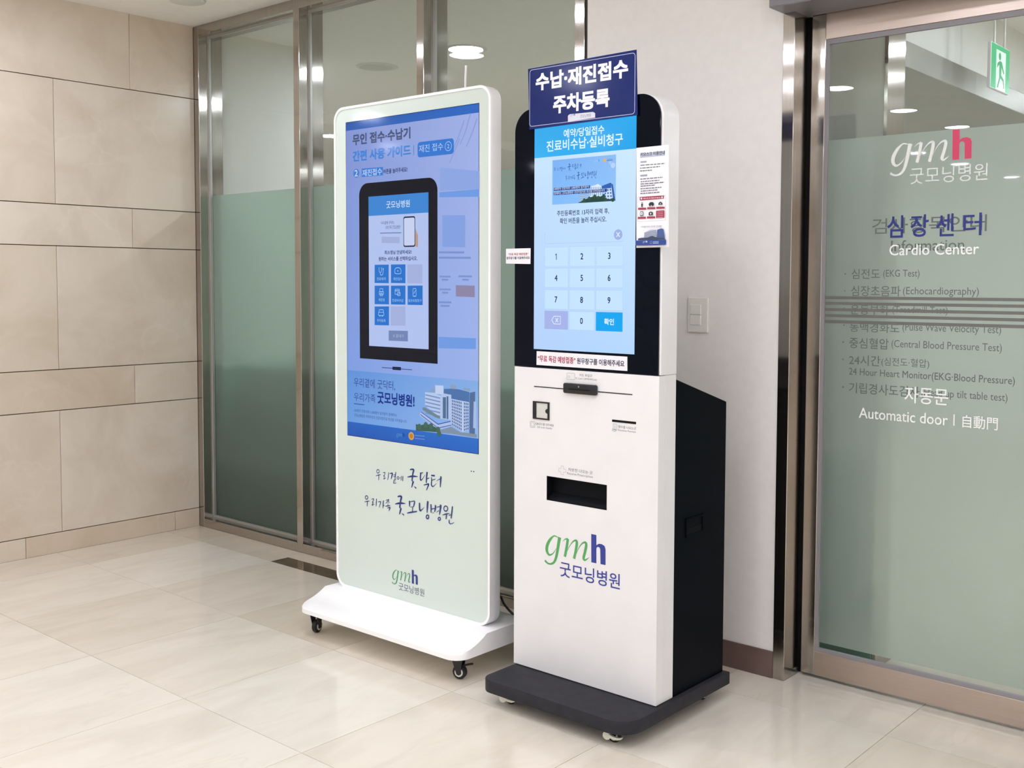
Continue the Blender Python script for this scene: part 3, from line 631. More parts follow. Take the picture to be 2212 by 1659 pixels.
 'DSTR': [[(-1.553, 1.2886), (-1.5528, 1.2792)], [(-1.5526, 1.2697), (-1.5524, 1.2603)], [(-1.5522, 1.2494), (-1.552, 1.2399)], [(-1.5518, 1.2295), (-1.5516, 1.22)], [(-1.5514, 1.2101), (-1.5512, 1.2001)]],
 'DLG': [(-1.2894, 1.7643), (-1.3532, 1.6752), (-1.2818, 1.712), (-1.1711, 1.7081), (-1.2687, 1.7729), (-1.1605, 1.7968), (-1.1582, 1.7063), (-1.0991, 1.7048), (-1.1171, 1.7681)],
 'DK': ('굿모닝병원', -1.2849, -1.0513, 1.6391, 1.6898), 'GT': [('키오스크 이용안내', -1.7828, -1.6993, 1.6941, 1.7055), ('“우리곁에 굿닥터, 우리가족 굿모닝병원”', -1.7759, -1.7031, 1.4878, 1.4941)],
 'GQ': {'outer': [(-1.7943, 1.4316), (-1.6828, 1.4317), (-1.6866, 1.7205), (-1.7976, 1.7203)],
 'card': [(-1.7932, 1.4371), (-1.6887, 1.4377), (-1.6909, 1.7145), (-1.7913, 1.7152)],
 'hd': [(-1.7838, 1.6901), (-1.6987, 1.6907), (-1.6989, 1.7038), (-1.784, 1.7041)],
 'lines': [[(-1.7824, 1.6677), (-1.6978, 1.6673), (-1.6978, 1.67), (-1.7825, 1.6704)], [(-1.7834, 1.6594), (-1.715, 1.6596), (-1.7151, 1.6623), (-1.7835, 1.6622)], [(-1.7834, 1.6515), (-1.7423, 1.6514), (-1.7423, 1.6541), (-1.7834, 1.6543)], [(-1.782, 1.628), (-1.7048, 1.6287), (-1.7049, 1.6315), (-1.782, 1.6307)], [(-1.7807, 1.6205), (-1.7167, 1.6211), (-1.7167, 1.6238), (-1.7808, 1.6233)], [(-1.7811, 1.6137), (-1.6993, 1.6144), (-1.6993, 1.6171), (-1.7811, 1.6165)], [(-1.781, 1.6076), (-1.7307, 1.608), (-1.7308, 1.6108), (-1.7811, 1.6104)], [(-1.781, 1.6002), (-1.7088, 1.6006), (-1.7089, 1.6033), (-1.781, 1.603)], [(-1.78, 1.5933), (-1.7225, 1.5939), (-1.7225, 1.5966), (-1.78, 1.5961)], [(-1.7815, 1.5864), (-1.7152, 1.5869), (-1.7152, 1.5897), (-1.7815, 1.5891)]],
 'heads': [[(-1.7825, 1.6758), (-1.7613, 1.6756), (-1.7614, 1.6807), (-1.7826, 1.6808)], [(-1.7827, 1.6365), (-1.7582, 1.6364), (-1.7583, 1.642), (-1.7828, 1.6417)]],
 'frame': [(-1.7907, 1.5072), (-1.6935, 1.508), (-1.6938, 1.5783), (-1.7897, 1.5773)],
 'red': [(-1.7828, 1.5681), (-1.7008, 1.5696), (-1.6999, 1.5783), (-1.7829, 1.5774)],
 'caps': [[(-1.7877, 1.5415), (-1.7597, 1.5408), (-1.7598, 1.5464), (-1.7877, 1.547)], [(-1.756, 1.5416), (-1.7282, 1.5409), (-1.7282, 1.5464), (-1.756, 1.5471)], [(-1.7249, 1.5415), (-1.6972, 1.5409), (-1.6973, 1.5463), (-1.7249, 1.547)], [(-1.7885, 1.5151), (-1.7605, 1.5146), (-1.7606, 1.5202), (-1.7886, 1.5207)], [(-1.7567, 1.5152), (-1.7285, 1.5147), (-1.7286, 1.5202), (-1.7568, 1.5208)]],
 'rbox': [(-1.7252, 1.5152), (-1.6973, 1.5154), (-1.6976, 1.5363), (-1.7255, 1.5357)],
 'icons': [(-1.7739, 1.5553), (-1.7415, 1.5557), (-1.7104, 1.556), (-1.7745, 1.5294), (-1.7425, 1.5287)],
 'navy': [(-1.7932, 1.4381), (-1.6894, 1.4377), (-1.6889, 1.4532), (-1.7934, 1.4533)],
 'b1': [(-1.7643, 1.4578), (-1.7212, 1.4586), (-1.7226, 1.4815), (-1.7424, 1.4821), (-1.7634, 1.4745)],
 'b2': [(-1.719, 1.4585), (-1.6928, 1.4542), (-1.698, 1.4826), (-1.7062, 1.4847), (-1.7193, 1.4814)],
 'tree': [(-1.7855, 1.4531), (-1.6917, 1.4533), (-1.6972, 1.458), (-1.719, 1.4594), (-1.7367, 1.4645), (-1.7521, 1.4603), (-1.7721, 1.4599), (-1.7845, 1.4583)],
 'lg': [(-1.7686, 1.445), (-1.7497, 1.4455), (-1.743, 1.4453), (-1.7364, 1.4461), (-1.7331, 1.4469), (-1.7134, 1.4474)]}}

DATA["HW"]=[[[(-2.9953, 0.6318, 0.00262), (-2.9926, 0.6317, 0.00262), (-2.9902, 0.6305, 0.00262), (-2.9887, 0.6285, 0.00262), (-2.9882, 0.6261, 0.00262), (-2.9887, 0.6235, 0.00262), (-2.9903, 0.6212, 0.00262), (-2.9926, 0.6195, 0.00262), (-2.9954, 0.6187, 0.00262), (-2.9981, 0.6188, 0.00262), (-3.0005, 0.62, 0.00262), (-3.002, 0.6219, 0.00263), (-3.0025, 0.6244, 0.00263), (-3.002, 0.627, 0.00262), (-3.0004, 0.6293, 0.00262), (-2.9981, 0.631, 0.00262), (-2.9953, 0.6318, 0.00262)], [(-3.0078, 0.6068, 0.0015), (-2.9911, 0.6119, 0.003), (-2.9796, 0.615, 0.00112)], [(-2.9911, 0.6114, 0.003), (-2.9911, 0.6018, 0.003), (-2.992, 0.5922, 0.00225)], [(-2.9673, 0.623, 0.00186), (-2.9566, 0.6257, 0.00261), (-2.9587, 0.617, 0.00223), (-2.9648, 0.6111, 0.00186), (-2.9582, 0.611, 0.00186), (-2.9631, 0.6001, 0.00261), (-2.9496, 0.6072, 0.00093)], [(-2.9364, 0.6282, 0.0026), (-2.9385, 0.6134, 0.00297), (-2.9416, 0.5993, 0.00223)], [(-2.9314, 0.6237, 0.00185), (-2.9164, 0.6272, 0.00481), (-2.9194, 0.6157, 0.00444), (-2.924, 0.604, 0.00185)], [(-2.9114, 0.6214, 0.00148), (-2.9014, 0.6238, 0.00221)], [(-2.9114, 0.6149, 0.00148), (-2.9019, 0.6175, 0.00221)], [(-2.8969, 0.6346, 0.00295), (-2.8994, 0.6215, 0.00369), (-2.902, 0.6075, 0.00258)], [(-2.8953, 0.607, 0.00147), (-2.9065, 0.6039, 0.00222), (-2.9085, 0.5982, 0.00259), (-2.9095, 0.5916, 0.00259), (-2.8953, 0.5937, 0.00184)], [(-2.9085, 0.5982, 0.00148), (-2.8978, 0.6009, 0.00148)], [(-2.8853, 0.6186, 0.00239), (-2.8832, 0.6185, 0.00239), (-2.8815, 0.6177, 0.00239), (-2.8803, 0.6163, 0.00239), (-2.8799, 0.6145, 0.00239), (-2.8803, 0.6126, 0.00239), (-2.8815, 0.6109, 0.00239), (-2.8833, 0.6097, 0.00239), (-2.8854, 0.6091, 0.00239), (-2.8874, 0.6092, 0.00239), (-2.8892, 0.61, 0.00239), (-2.8904, 0.6114, 0.00239), (-2.8908, 0.6132, 0.00239), (-2.8904, 0.6151, 0.00239), (-2.8892, 0.6168, 0.00239), (-2.8874, 0.618, 0.00239), (-2.8853, 0.6186, 0.00239)], [(-2.8767, 0.6149, 0.00147), (-2.8713, 0.6167, 0.00147)], [(-2.868, 0.6227, 0.00257), (-2.8693, 0.6056, 0.0022)], [(-2.8594, 0.6238, 0.00293), (-2.8607, 0.605, 0.00293)], [(-2.8223, 0.651, 0.00291), (-2.8131, 0.6541, 0.00472), (-2.8023, 0.6533, 0.0058), (-2.8059, 0.642, 0.00617), (-2.8096, 0.629, 0.004)], [(-2.8355, 0.6228, 0.00219), (-2.8156, 0.6279, 0.00545), (-2.7987, 0.6303, 0.00508), (-2.7808, 0.6311, 0.00145)], [(-2.8084, 0.6291, 0.00545), (-2.8103, 0.6188, 0.00545), (-2.8113, 0.6111, 0.00473)], [(-2.8036, 0.612, 0.00617), (-2.8072, 0.604, 0.00618), (-2.8133, 0.5873, 0.00255)], [(-2.8008, 0.5934, 0.00145), (-2.7893, 0.5878, 0.00471)], [(-2.77, 0.6451, 0.00361), (-2.7534, 0.649, 0.00216)], [(-2.7652, 0.6456, 0.0054), (-2.7677, 0.6323, 0.00505), (-2.7665, 0.6208, 0.00469), (-2.7582, 0.6243, 0.00252), (-2.7428, 0.6428, 0.00108)], [(-2.7326, 0.654, 0.00609), (-2.7357, 0.6345, 0.00538), (-2.7374, 0.6136, 0.00395)], [(-2.7357, 0.6287, 0.00251), (-2.7217, 0.6333, 0.0025)], [(-2.7511, 0.6044, 0.0018), (-2.737, 0.6082, 0.00359), (-2.7252, 0.611, 0.00466), (-2.7299, 0.6004, 0.0043), (-2.737, 0.587, 0.00216)], [(-2.7123, 0.644, 0.00393), (-2.6937, 0.6449, 0.00498)], [(-2.7111, 0.6375, 0.00286), (-2.71, 0.6261, 0.00393), (-2.7112, 0.6111, 0.00429), (-2.7042, 0.6053, 0.00321), (-2.6937, 0.6116, 0.00178), (-2.6845, 0.6194, 0.00089)], [(-2.7077, 0.6272, 0.0025), (-2.6902, 0.6335, 0.00178)], [(-2.6856, 0.6275, 0.00107), (-2.6672, 0.6371, 0.00284)], [(-2.663, 0.6466, 0.00566), (-2.6649, 0.6284, 0.00567), (-2.6667, 0.6068, 0.00248)]], [[(-3.0598, 0.5247, 0.00266), (-3.057, 0.5246, 0.00266), (-3.0546, 0.5235, 0.00266), (-3.053, 0.5215, 0.00265), (-3.0525, 0.519, 0.00265), (-3.0531, 0.5164, 0.00266), (-3.0547, 0.514, 0.00266), (-3.0571, 0.5122, 0.00266), (-3.0599, 0.5114, 0.00266), (-3.0627, 0.5115, 0.00266), (-3.0651, 0.5126, 0.00266), (-3.0667, 0.5146, 0.00266), (-3.0672, 0.5171, 0.00266), (-3.0666, 0.5197, 0.00266), (-3.065, 0.5221, 0.00266), (-3.0626, 0.5238, 0.00266), (-3.0598, 0.5247, 0.00266)], [(-3.0723, 0.4996, 0.00114), (-3.0565, 0.5041, 0.00266), (-3.0426, 0.5077, 0.00114)], [(-3.0552, 0.5037, 0.00304), (-3.0558, 0.494, 0.00304), (-3.0567, 0.4847, 0.00228)], [(-3.0311, 0.5149, 0.00189), (-3.0192, 0.5186, 0.00264), (-3.0218, 0.5109, 0.00226), (-3.0278, 0.504, 0.00189), (-3.0219, 0.5043, 0.00189), (-3.0292, 0.4933, 0.00265), (-3.0141, 0.4994, 0.00094)], [(-3.0032, 0.5213, 0.00263), (-3.0045, 0.508, 0.00339), (-3.0064, 0.4917, 0.00226)], [(-2.9955, 0.5096, 0.0015), (-2.9806, 0.513, 0.003), (-2.984, 0.5022, 0.00263), (-2.9879, 0.4903, 0.00188)], [(-2.9653, 0.5195, 0.00337), (-2.9669, 0.5045, 0.00374), (-2.968, 0.4905, 0.00225)], [(-2.9649, 0.4996, 0.00187), (-2.9598, 0.5017, 0.00187)], [(-2.9508, 0.5214, 0.00187), (-2.9357, 0.5269, 0.0026), (-2.942, 0.5192, 0.00186), (-2.9522, 0.51, 0.00149)], [(-2.9407, 0.5193, 0.00149), (-2.9314, 0.5167, 0.00186)], [(-2.9395, 0.5135, 0.00149), (-2.9408, 0.5047, 0.00149)], [(-2.956, 0.4991, 0.00149), (-2.9421, 0.5024, 0.00298), (-2.927, 0.5057, 0.00149)], [(-2.9434, 0.4943, 0.00186), (-2.9295, 0.498, 0.00409), (-2.9316, 0.4913, 0.00335), (-2.9351, 0.4839, 0.00149)], [(-2.8874, 0.5439, 0.00295), (-2.878, 0.5472, 0.00479), (-2.8669, 0.5466, 0.00588), (-2.8706, 0.535, 0.00626), (-2.8744, 0.5217, 0.00405)], [(-2.9009, 0.515, 0.00222), (-2.8805, 0.5206, 0.00553), (-2.8633, 0.5233, 0.00515), (-2.8449, 0.5244, 0.00147)], [(-2.8731, 0.5219, 0.00552), (-2.8751, 0.5114, 0.00553), (-2.8762, 0.5036, 0.00479)], [(-2.8683, 0.5047, 0.00626), (-2.872, 0.4965, 0.00626), (-2.8782, 0.4794, 0.00258)], [(-2.8654, 0.4859, 0.00147), (-2.8536, 0.4804, 0.00478)], [(-2.8244, 0.5377, 0.00511), (-2.8237, 0.5277, 0.00475), (-2.8237, 0.5159, 0.00256)], [(-2.8207, 0.534, 0.00182), (-2.799, 0.5398, 0.00327), (-2.799, 0.5311, 0.004), (-2.8039, 0.5178, 0.00291)], [(-2.8196, 0.5151, 0.00146), (-2.8039, 0.5183, 0.00182)], [(-2.8075, 0.5156, 0.00291), (-2.8093, 0.4985, 0.00292)], [(-2.8374, 0.4902, 0.00183), (-2.8185, 0.496, 0.00438), (-2.7847, 0.5037, 0.00327)], [(-2.7715, 0.5374, 0.00507), (-2.7715, 0.5232, 0.00579), (-2.7692, 0.5101, 0.00543), (-2.7584, 0.5149, 0.00253), (-2.7478, 0.5248, 0.0009)], [(-2.7288, 0.5491, 0.00682), (-2.7312, 0.5288, 0.00611), (-2.7329, 0.5069, 0.00288)], [(-2.7306, 0.4989, 0.0036), (-2.7281, 0.4988, 0.0036), (-2.7259, 0.4976, 0.00359), (-2.7245, 0.4957, 0.00359), (-2.724, 0.4932, 0.00359), (-2.7245, 0.4906, 0.00359), (-2.726, 0.4882, 0.0036), (-2.7281, 0.4865, 0.0036), (-2.7306, 0.4856, 0.0036), (-2.7331, 0.4857, 0.0036), (-2.7353, 0.4868, 0.0036), (-2.7367, 0.4888, 0.0036), (-2.7372, 0.4913, 0.0036), (-2.7367, 0.4939, 0.0036), (-2.7353, 0.4963, 0.0036), (-2.7331, 0.498, 0.0036), (-2.7306, 0.4989, 0.0036)], [(-2.7132, 0.5404, 0.00466), (-2.7125, 0.5264, 0.00466), (-2.7125, 0.5098, 0.00323)], [(-2.6904, 0.5403, 0.005), (-2.6904, 0.5295, 0.00535), (-2.695, 0.5156, 0.00322)], [(-2.7102, 0.5234, 0.00251), (-2.6915, 0.5285, 0.0025)], [(-2.7067, 0.5098, 0.00143), (-2.6974, 0.512, 0.00143)], [(-2.6834, 0.5338, 0.00178), (-2.6673, 0.5385, 0.00249)], [(-2.6846, 0.5155, 0.00143), (-2.6719, 0.5239, 0.00214)], [(-2.6638, 0.5456, 0.00639), (-2.6661, 0.5263, 0.00569), (-2.6707, 0.5076, 0.00214)], [(-2.6708, 0.4993, 0.0032), (-2.6686, 0.4992, 0.0032), (-2.6667, 0.4984, 0.0032), (-2.6654, 0.4968, 0.0032), (-2.665, 0.4949, 0.0032), (-2.6654, 0.4928, 0.0032), (-2.6667, 0.4909, 0.0032), (-2.6686, 0.4895, 0.0032), (-2.6708, 0.4888, 0.00321), (-2.673, 0.4888, 0.00321), (-2.6748, 0.4897, 0.00321), (-2.6761, 0.4912, 0.00321), (-2.6765, 0.4932, 0.00321), (-2.6761, 0.4953, 0.00321), (-2.6748, 0.4972, 0.00321), (-2.673, 0.4986, 0.00321), (-2.6708, 0.4993, 0.0032)], [(-2.6386, 0.5442, 0.00318), (-2.635, 0.544, 0.00318), (-2.6319, 0.5425, 0.00318), (-2.6298, 0.5398, 0.00318), (-2.6291, 0.5365, 0.00318), (-2.6298, 0.5329, 0.00318), (-2.6319, 0.5297, 0.00318), (-2.635, 0.5273, 0.00318), (-2.6387, 0.5261, 0.00318), (-2.6423, 0.5263, 0.00319), (-2.6454, 0.5278, 0.00319), (-2.6475, 0.5304, 0.00319), (-2.6482, 0.5338, 0.00319), (-2.6475, 0.5374, 0.00319), (-2.6454, 0.5406, 0.00319), (-2.6423, 0.543, 0.00318), (-2.6386, 0.5442, 0.00318)], [(-2.6547, 0.5099, 0.00177), (-2.6375, 0.516, 0.00354), (-2.6194, 0.5207, 0.00141)], [(-2.6348, 0.516, 0.0046), (-2.6375, 0.4976, 0.00319)], [(-2.6239, 0.5135, 0.00212), (-2.6126, 0.5168, 0.00211)], [(-2.6058, 0.5479, 0.00387), (-2.6085, 0.528, 0.00422), (-2.6121, 0.5038, 0.00388)], [(-2.6216, 0.4983, 0.00247), (-2.6221, 0.4885, 0.00318), (-2.616, 0.4845, 0.00247), (-2.6058, 0.4876, 0.00176), (-2.5968, 0.4922, 0.00141)]]]
DATA["LOGO"]=[[(0.2418, 0.2291, 0.0065), (0.2029, 0.2398, 0.0157), (0.1656, 0.2365, 0.0183), (0.1033, 0.1762, 0.0381), (0.059, 0.093, 0.0461), (0.0561, 0.0234, 0.0435), (0.0959, -0.0209, 0.0263), (0.1586, 0.0111, 0.0131), (0.2098, 0.082, 0.0052)], [(0.2652, 0.2365, 0.0489), (0.2492, 0.157, 0.0457), (0.2291, 0.0492, 0.0425), (0.2049, -0.0467, 0.038), (0.1693, -0.1086, 0.0315), (0.1135, -0.1365, 0.0237), (0.0631, -0.132, 0.0238), (0.0234, -0.1057, 0.0304)], [(0.3131, 0.1881, 0.0033), (0.3557, 0.2262, 0.013), (0.4004, 0.2348, 0.0324)], [(0.4004, 0.2385, 0.0376), (0.3807, 0.1262, 0.0389), (0.3533, 0.0, 0.039)], [(0.3852, 0.0721, 0.0039), (0.4377, 0.1619, 0.0091), (0.4898, 0.2217, 0.0181), (0.534, 0.2357, 0.0296), (0.5447, 0.2016, 0.0399), (0.527, 0.0988, 0.0387), (0.502, -0.0008, 0.0375)], [(0.5357, 0.0648, 0.0039), (0.5828, 0.1598, 0.009), (0.6344, 0.2197, 0.0179), (0.682, 0.2357, 0.0294), (0.6943, 0.2004, 0.0396), (0.675, 0.1111, 0.0384), (0.6541, 0.0369, 0.0384), (0.6705, 0.0107, 0.0256), (0.7115, 0.0324, 0.0128), (0.7414, 0.0582, 0.0025)]]
DATA["LOGOH"]={'stem': [(0.7765, 0.0016), (0.855, 0.0013), (0.8517, 0.3582), (0.7718, 0.3597)], 'inn': [(0.8533, 0.1853), (0.8594, 0.2022), (0.8787, 0.2136), (0.8998, 0.2107), (0.9139, 0.189), (0.9196, 0.0031)], 'out': [(0.8529, 0.2297), (0.89, 0.2535), (0.9365, 0.2573), (0.9792, 0.2409), (0.995, 0.2025), (0.9969, 0.0041)]}

_keys = {(c, 0.0) for c in list('0123456789') + ['확인']}
def _walk(d, sh=0.0):
    if isinstance(d, tuple) and len(d) == 5 and isinstance(d[0], str): _keys.add((d[0], sh))
    elif isinstance(d, dict):
        for k, v in d.items(): _walk(v)
    elif isinstance(d, (list, tuple)):
        for v in d: _walk(v, sh)
_walk(DATA)
preload(sorted(_keys))

# ================================================================== the setting
YW, YB = 3.249, 3.395            # front and back of the glazed screen and the wall beside it
XS = -5.117                      # face of the stone wall
ZC = 2.688                       # ceiling
YD = 3.34                        # face of the sliding door
def struct(o): return tag(o, kind='structure')

# --- floor: slab, joints, single tiles
floor = struct(MB().box(-9.2, 6.6, -9.2, 3.40, -0.15, -0.006).build('floor', M['grout'], origin=(0, 0, 0)))
TILE_X = [-5.117, -4.798, -4.199, -3.600, -3.001, -2.400, -1.803, -1.204, -0.604, -0.004, 0.596]
TILE_Y = [-0.560, 0.040, 0.640, 1.240, 1.840, 2.447, 3.048]
def tile_mesh(name, w, d, m):
    b = MB().box(-w / 2, w / 2, -d / 2, d / 2, -0.012, 0.0)
    me = bpy.data.meshes.new(name)
    b.bm.to_mesh(me); b.bm.free(); me.materials.append(m)
    return me
_tiles = {}
def tile(x0, x1, y0, y1, m='floor_tile', gap=0.0009):
    w, d = round(x1 - x0 - 2 * gap, 4), round(y1 - y0 - 2 * gap, 4)
    k = (w, d, m)
    if k not in _tiles: _tiles[k] = tile_mesh('floor_tile', w, d, M[m])
    o = bpy.data.objects.new('floor_tile', _tiles[k])
    register(o, ((x0 + x1) / 2, (y0 + y1) / 2, 0), floor)
    return o
for x0, x1 in zip(TILE_X, TILE_X[1:]):
    for y0, y1 in zip(TILE_Y, TILE_Y[1:]):
        tile(x0, x1, y0, y1)
    if x0 < -4.3:
        tile(x0, x1, 3.048, 3.249)
    elif x1 < -1.7:
        tile(x0, x1, 3.048, 3.150, 'brown_tile'); tile(x0, x1, 3.150, 3.249)
    else:
        tile(x0, x1, 3.048, 3.395)
# plain continuation of the same paving beyond what is in view
for a in ((-9.2, -5.117, -9.2, 1.0), (-5.117, 6.6, -9.2, -0.560), (0.596, 6.6, -0.560, 3.395)):
    MB().box(a[0], a[1], a[2], a[3], -0.012, 0.0).build('floor_paving', M['hall_floor'], floor)
floor_corridor = struct(MB().box(-10, 6.6, 3.40, 10.6, -0.15, 0.0).build('floor_corridor', M['corridor_floor'], origin=(0, 3.4, 0)))

# --- ceiling
ceiling = struct(MB().box(-10, 6.6, -9.2, 10.6, ZC, ZC + 0.1).build('ceiling', M['ceiling'], origin=(0, 0, ZC)))
struct(MB().box(-10, -6.88, 4.1, 10.5, 2.61, ZC).build('ceiling_bulkhead', M['ceiling'], origin=(-8, 6, 2.61)))

# --- stone wall on the left
wall_left = struct(MB().box(-9.2, XS - 0.02, 1.0, YB, 0, ZC).build('wall_left', M['joint'], origin=(XS, 2.2, 0)))
ROWS = [(0.0, 0.098, 0.70), (0.102, 0.698, 0.08), (0.702, 0.899, 0.48), (0.903, 1.501, 0.08), (1.505, 1.703, 0.48), (1.707, 2.305, 0.08), (2.309, ZC, 0.48)]
_panels = {}
for z0, z1, off in ROWS:
    ys = [1.0] + [y for y in (off + 0.8 * k for k in range(0, 5)) if 1.05 < y < YW] + [YW]
    for y0, y1 in zip(ys, ys[1:]):
        k = (round(y1 - y0, 3), round(z1 - z0, 3))
        if k not in _panels:
            b = MB().box(-0.021, 0, -(y1 - y0) / 2 + 0.0012, (y1 - y0) / 2 - 0.0012, 0, z1 - z0, bev=0.0008, seg=1)
            me = bpy.data.meshes.new('stone_panel'); b.bm.to_mesh(me); b.bm.free(); me.materials.append(M['stone'])
            _panels[k] = me
        o = bpy.data.objects.new('stone_panel', _panels[k])
        register(o, (XS, (y0 + y1) / 2, z0), wall_left)

# --- plastered wall between the glazing and the sliding door, and above the door
wall_right = struct(MB().box(-2.477, -1.674, YW, YB, 0, ZC).build('wall_right', M['plaster']))
wall_above = struct(MB().box(-1.674, -0.30, YW, YB, 2.212, ZC).build('wall_above', M['plaster']))
wall_front = struct(MB().box(-0.30, 6.6, YW, YB, 0, ZC).build('wall_front', M['hall_bounce']))
baseboard_right = struct(MB().box(-2.477, -1.674, YW - 0.006, YW, 0, 0.092, bev=0.001, seg=1).build('baseboard_right', M['baseboard']))
wall_side = struct(MB().box(6.5, 6.6, -9.2, 10.6, 0, ZC).build('wall_side', M['hall_bounce']))
wall_rear = struct(MB().box(-9.2, 6.5, -9.2, -9.1, 0, ZC).build('wall_rear', M['hall_bounce']))
wall_west = struct(MB().box(-9.2, -9.1, -9.1, 1.0, 0, ZC).build('wall_west', M['hall_bounce']))
wall_back = struct(MB().box(-10, 6.5, 10.5, 10.6, 0, ZC).build('wall_back', M['corridor_wall']))
wall_corridor = struct(MB().box(-10, -5.10, YB, 4.10, 0, ZC).build('wall_corridor', M['corridor_wall']))
wall_end = struct(MB().box(-10, -9.9, 4.10, 10.5, 0, ZC).build('wall_end', M['corridor_wall']))
wall_low = struct(MB().box(-5.05, -2.30, 3.60, 3.68, 0, 0.86, bev=0.004, seg=1).build('wall_low', M['partition']))
struct(MB().box(-5.10, -5.085, YB, 4.10, 0, 0.86).build('trim_7', M['partition']))
wall_pier = struct(MB().box(-1.90, -1.458, 3.56, 3.70, 0, ZC).build('wall_pier', M['corridor_wall']))
struct(MB().box(-1.458, -1.446, 3.552, 3.70, 0, ZC).build('trim_3', M['steel']))
struct(MB().box(-1.75, -1.458, 3.545, 3.56, 0, 0.74, bev=0.002, seg=1).build('trim_4', M['partition']))
struct(MB().box(-2.6, -1.80, 4.25, 9.0, 2.345, ZC).build('wall_soffit', M['corridor_wall']))
soff = struct(MB().box(-2.6, -1.75, 4.22, 9.0, 2.235, 2.345, bev=0.003, seg=1).build('trim_5', M['soffit']))

# --- the glazed screen: posts, rails, beads, panes, frosted film
win = empty('window_1', (-3.8, 3.32, 0), kind='structure')
POSTS = [(-5.117, -5.072), (-4.258, -4.213), (-3.401, -3.357), (-2.538, -2.492)]
for x0, x1 in POSTS:
    MB().box(x0, x1, YW, YB, 0, ZC, bev=0.0015, seg=1).build('mullion', M['steel'], win)
for (a, b), (c, d) in zip(POSTS, POSTS[1:]):
    MB().box(b, c, YW, YB, 2.640, ZC, bev=0.001, seg=1).build('head_rail', M['steel'], win)
    MB().box(b, c, YW, YB, 0.0, 0.045, bev=0.001, seg=1).build('sill_rail', M['steel'], win)
    o_, i_ = [(b, .045), (c, .045), (c, 2.64), (b, 2.64)], [(b + .012, .057), (c - .012, .057), (c - .012, 2.628), (b + .012, 2.628)]
    MB().ring(o_, i_, 3.306, 3.3185).build('glazing_bead', M['bead'], win)
    MB().box(b + .001, c - .001, 3.322, 3.330, .046, 2.639).build('glass_pane', M['glass'], win)
    f = MB(); f.bm.faces.new([f.bm.verts.new(p) for p in ((b + .012, 3.3205, .057), (c - .012, 3.3205, .057), (c - .012, 3.3205, 1.795), (b + .012, 3.3205, 1.795))])
    f.build('frosted_film', M['frosted'], win)
struct(MB().box(-2.492, -2.477, YW + .012, YB, 0, ZC).build('trim_6', M['gasket_dark']))

# --- sliding door: post, housing, leaf with lettering
trim_1 = struct(MB().box(-1.674, -1.6327, YW - .003, YB, 0, 2.212, bev=0.0015, seg=1).build('trim_1', M['steel']))
trim_2 = struct(MB().box(-1.678, 1.3, 3.153, 3.338, 2.208, 2.46, bev=0.003, seg=1).build('trim_2', M['header']))
struct(MB().box(-1.6327, -1.6185, 3.368, YB, 0, 2.212).build('trim_8', M['seal']))
door = empty('door_1', (-1.0, 3.36, 0), kind='structure')
XL0, XL1, XR0, XR1 = -1.618, -1.570, -0.380, -0.332
MB().box(XL0, XL1, YD, YD + .04, .012, 2.216, bev=.0015, seg=1).build('stile', M['steel'], door)
MB().box(XR0, XR1, YD, YD + .04, .012, 2.216, bev=.0015, seg=1).build('stile', M['door_steel'], door)
MB().box(XL1, XR0, YD + .0003, YD + .04, 2.125, 2.216, bev=.0015, seg=1).build('top_rail', M['door_steel'], door)
MB().box(XL1, XR0, YD + .0003, YD + .04, .012, .093, bev=.0015, seg=1).build('bottom_rail', M['door_steel'], door)
MB().ring([(XL1, .093), (XR0, .093), (XR0, 2.125), (XL1, 2.125)], [(XL1 + .012, .106), (XR0 - .012, .106), (XR0 - .012, 2.109), (XL1 + .012, 2.109)], YD + .003, YD + .014).build('gasket', M['gasket'], door)
MB().box(XL1 + .011, XR0 - .011, YD + .008, YD + .016, .105, 2.110).build('glass_pane', M['glass'], door)
f = MB(); f.bm.faces.new([f.bm.verts.new(p) for p in ((XL1 + .014, YD + .0065, .126), (XR0 - .014, YD + .0065, .126), (XR0 - .014, YD + .0065, 1.798), (XL1 + .014, YD + .0065, 1.798))])
f.build('frosted_film', M['frosted_door'], door)
yv = YD + .0060
A = Art(yv)
for it in DATA['DG']: A.text(it, '626b68', bold=0.004 if it[0][0] != '(' else 0.0)
for x, z in DATA['DDOT']: A.disc(x, z, .0032, '6f7875', 10)
A.build('lettering', M['vinyl'], door, label='grey vinyl list of heart examinations on the door glass')
for (x, z1), (_, z0) in DATA['DSTR']:
    MB().box(XL1 + .014, XR0 - .014, yv - .0016, yv - .0010, z0, z1).build('stripe', M['stripe'], door)
A = Art(yv - .0018)
for it in DATA['DN']: A.text(it, '1a2a7e', bold=0.012)
A.build('lettering', M['vinyl'], door, label='large navy lettering on the door glass')
A = Art(yv - .0026)
for it in DATA['DW']: A.text(it, 'f4f6f4', bold=0.006)
(bx, bz1), (_, bz0) = DATA['DBAR']; A.rect(bx - .002, bx + .002, bz0, bz1, 'f4f6f4')
A.build('lettering', M['vinyl'], door, label='white lettering on the door glass')
A = Art(yv - .0010)
A.logo(-1.3532, 1.7055, .2541, 'dfe3df', 'cf3a63')
A.text(DATA['DK'], 'd9deda')
A.build('emblem', M['vinyl'], door, label='pale and crimson three letter emblem on the door glass')

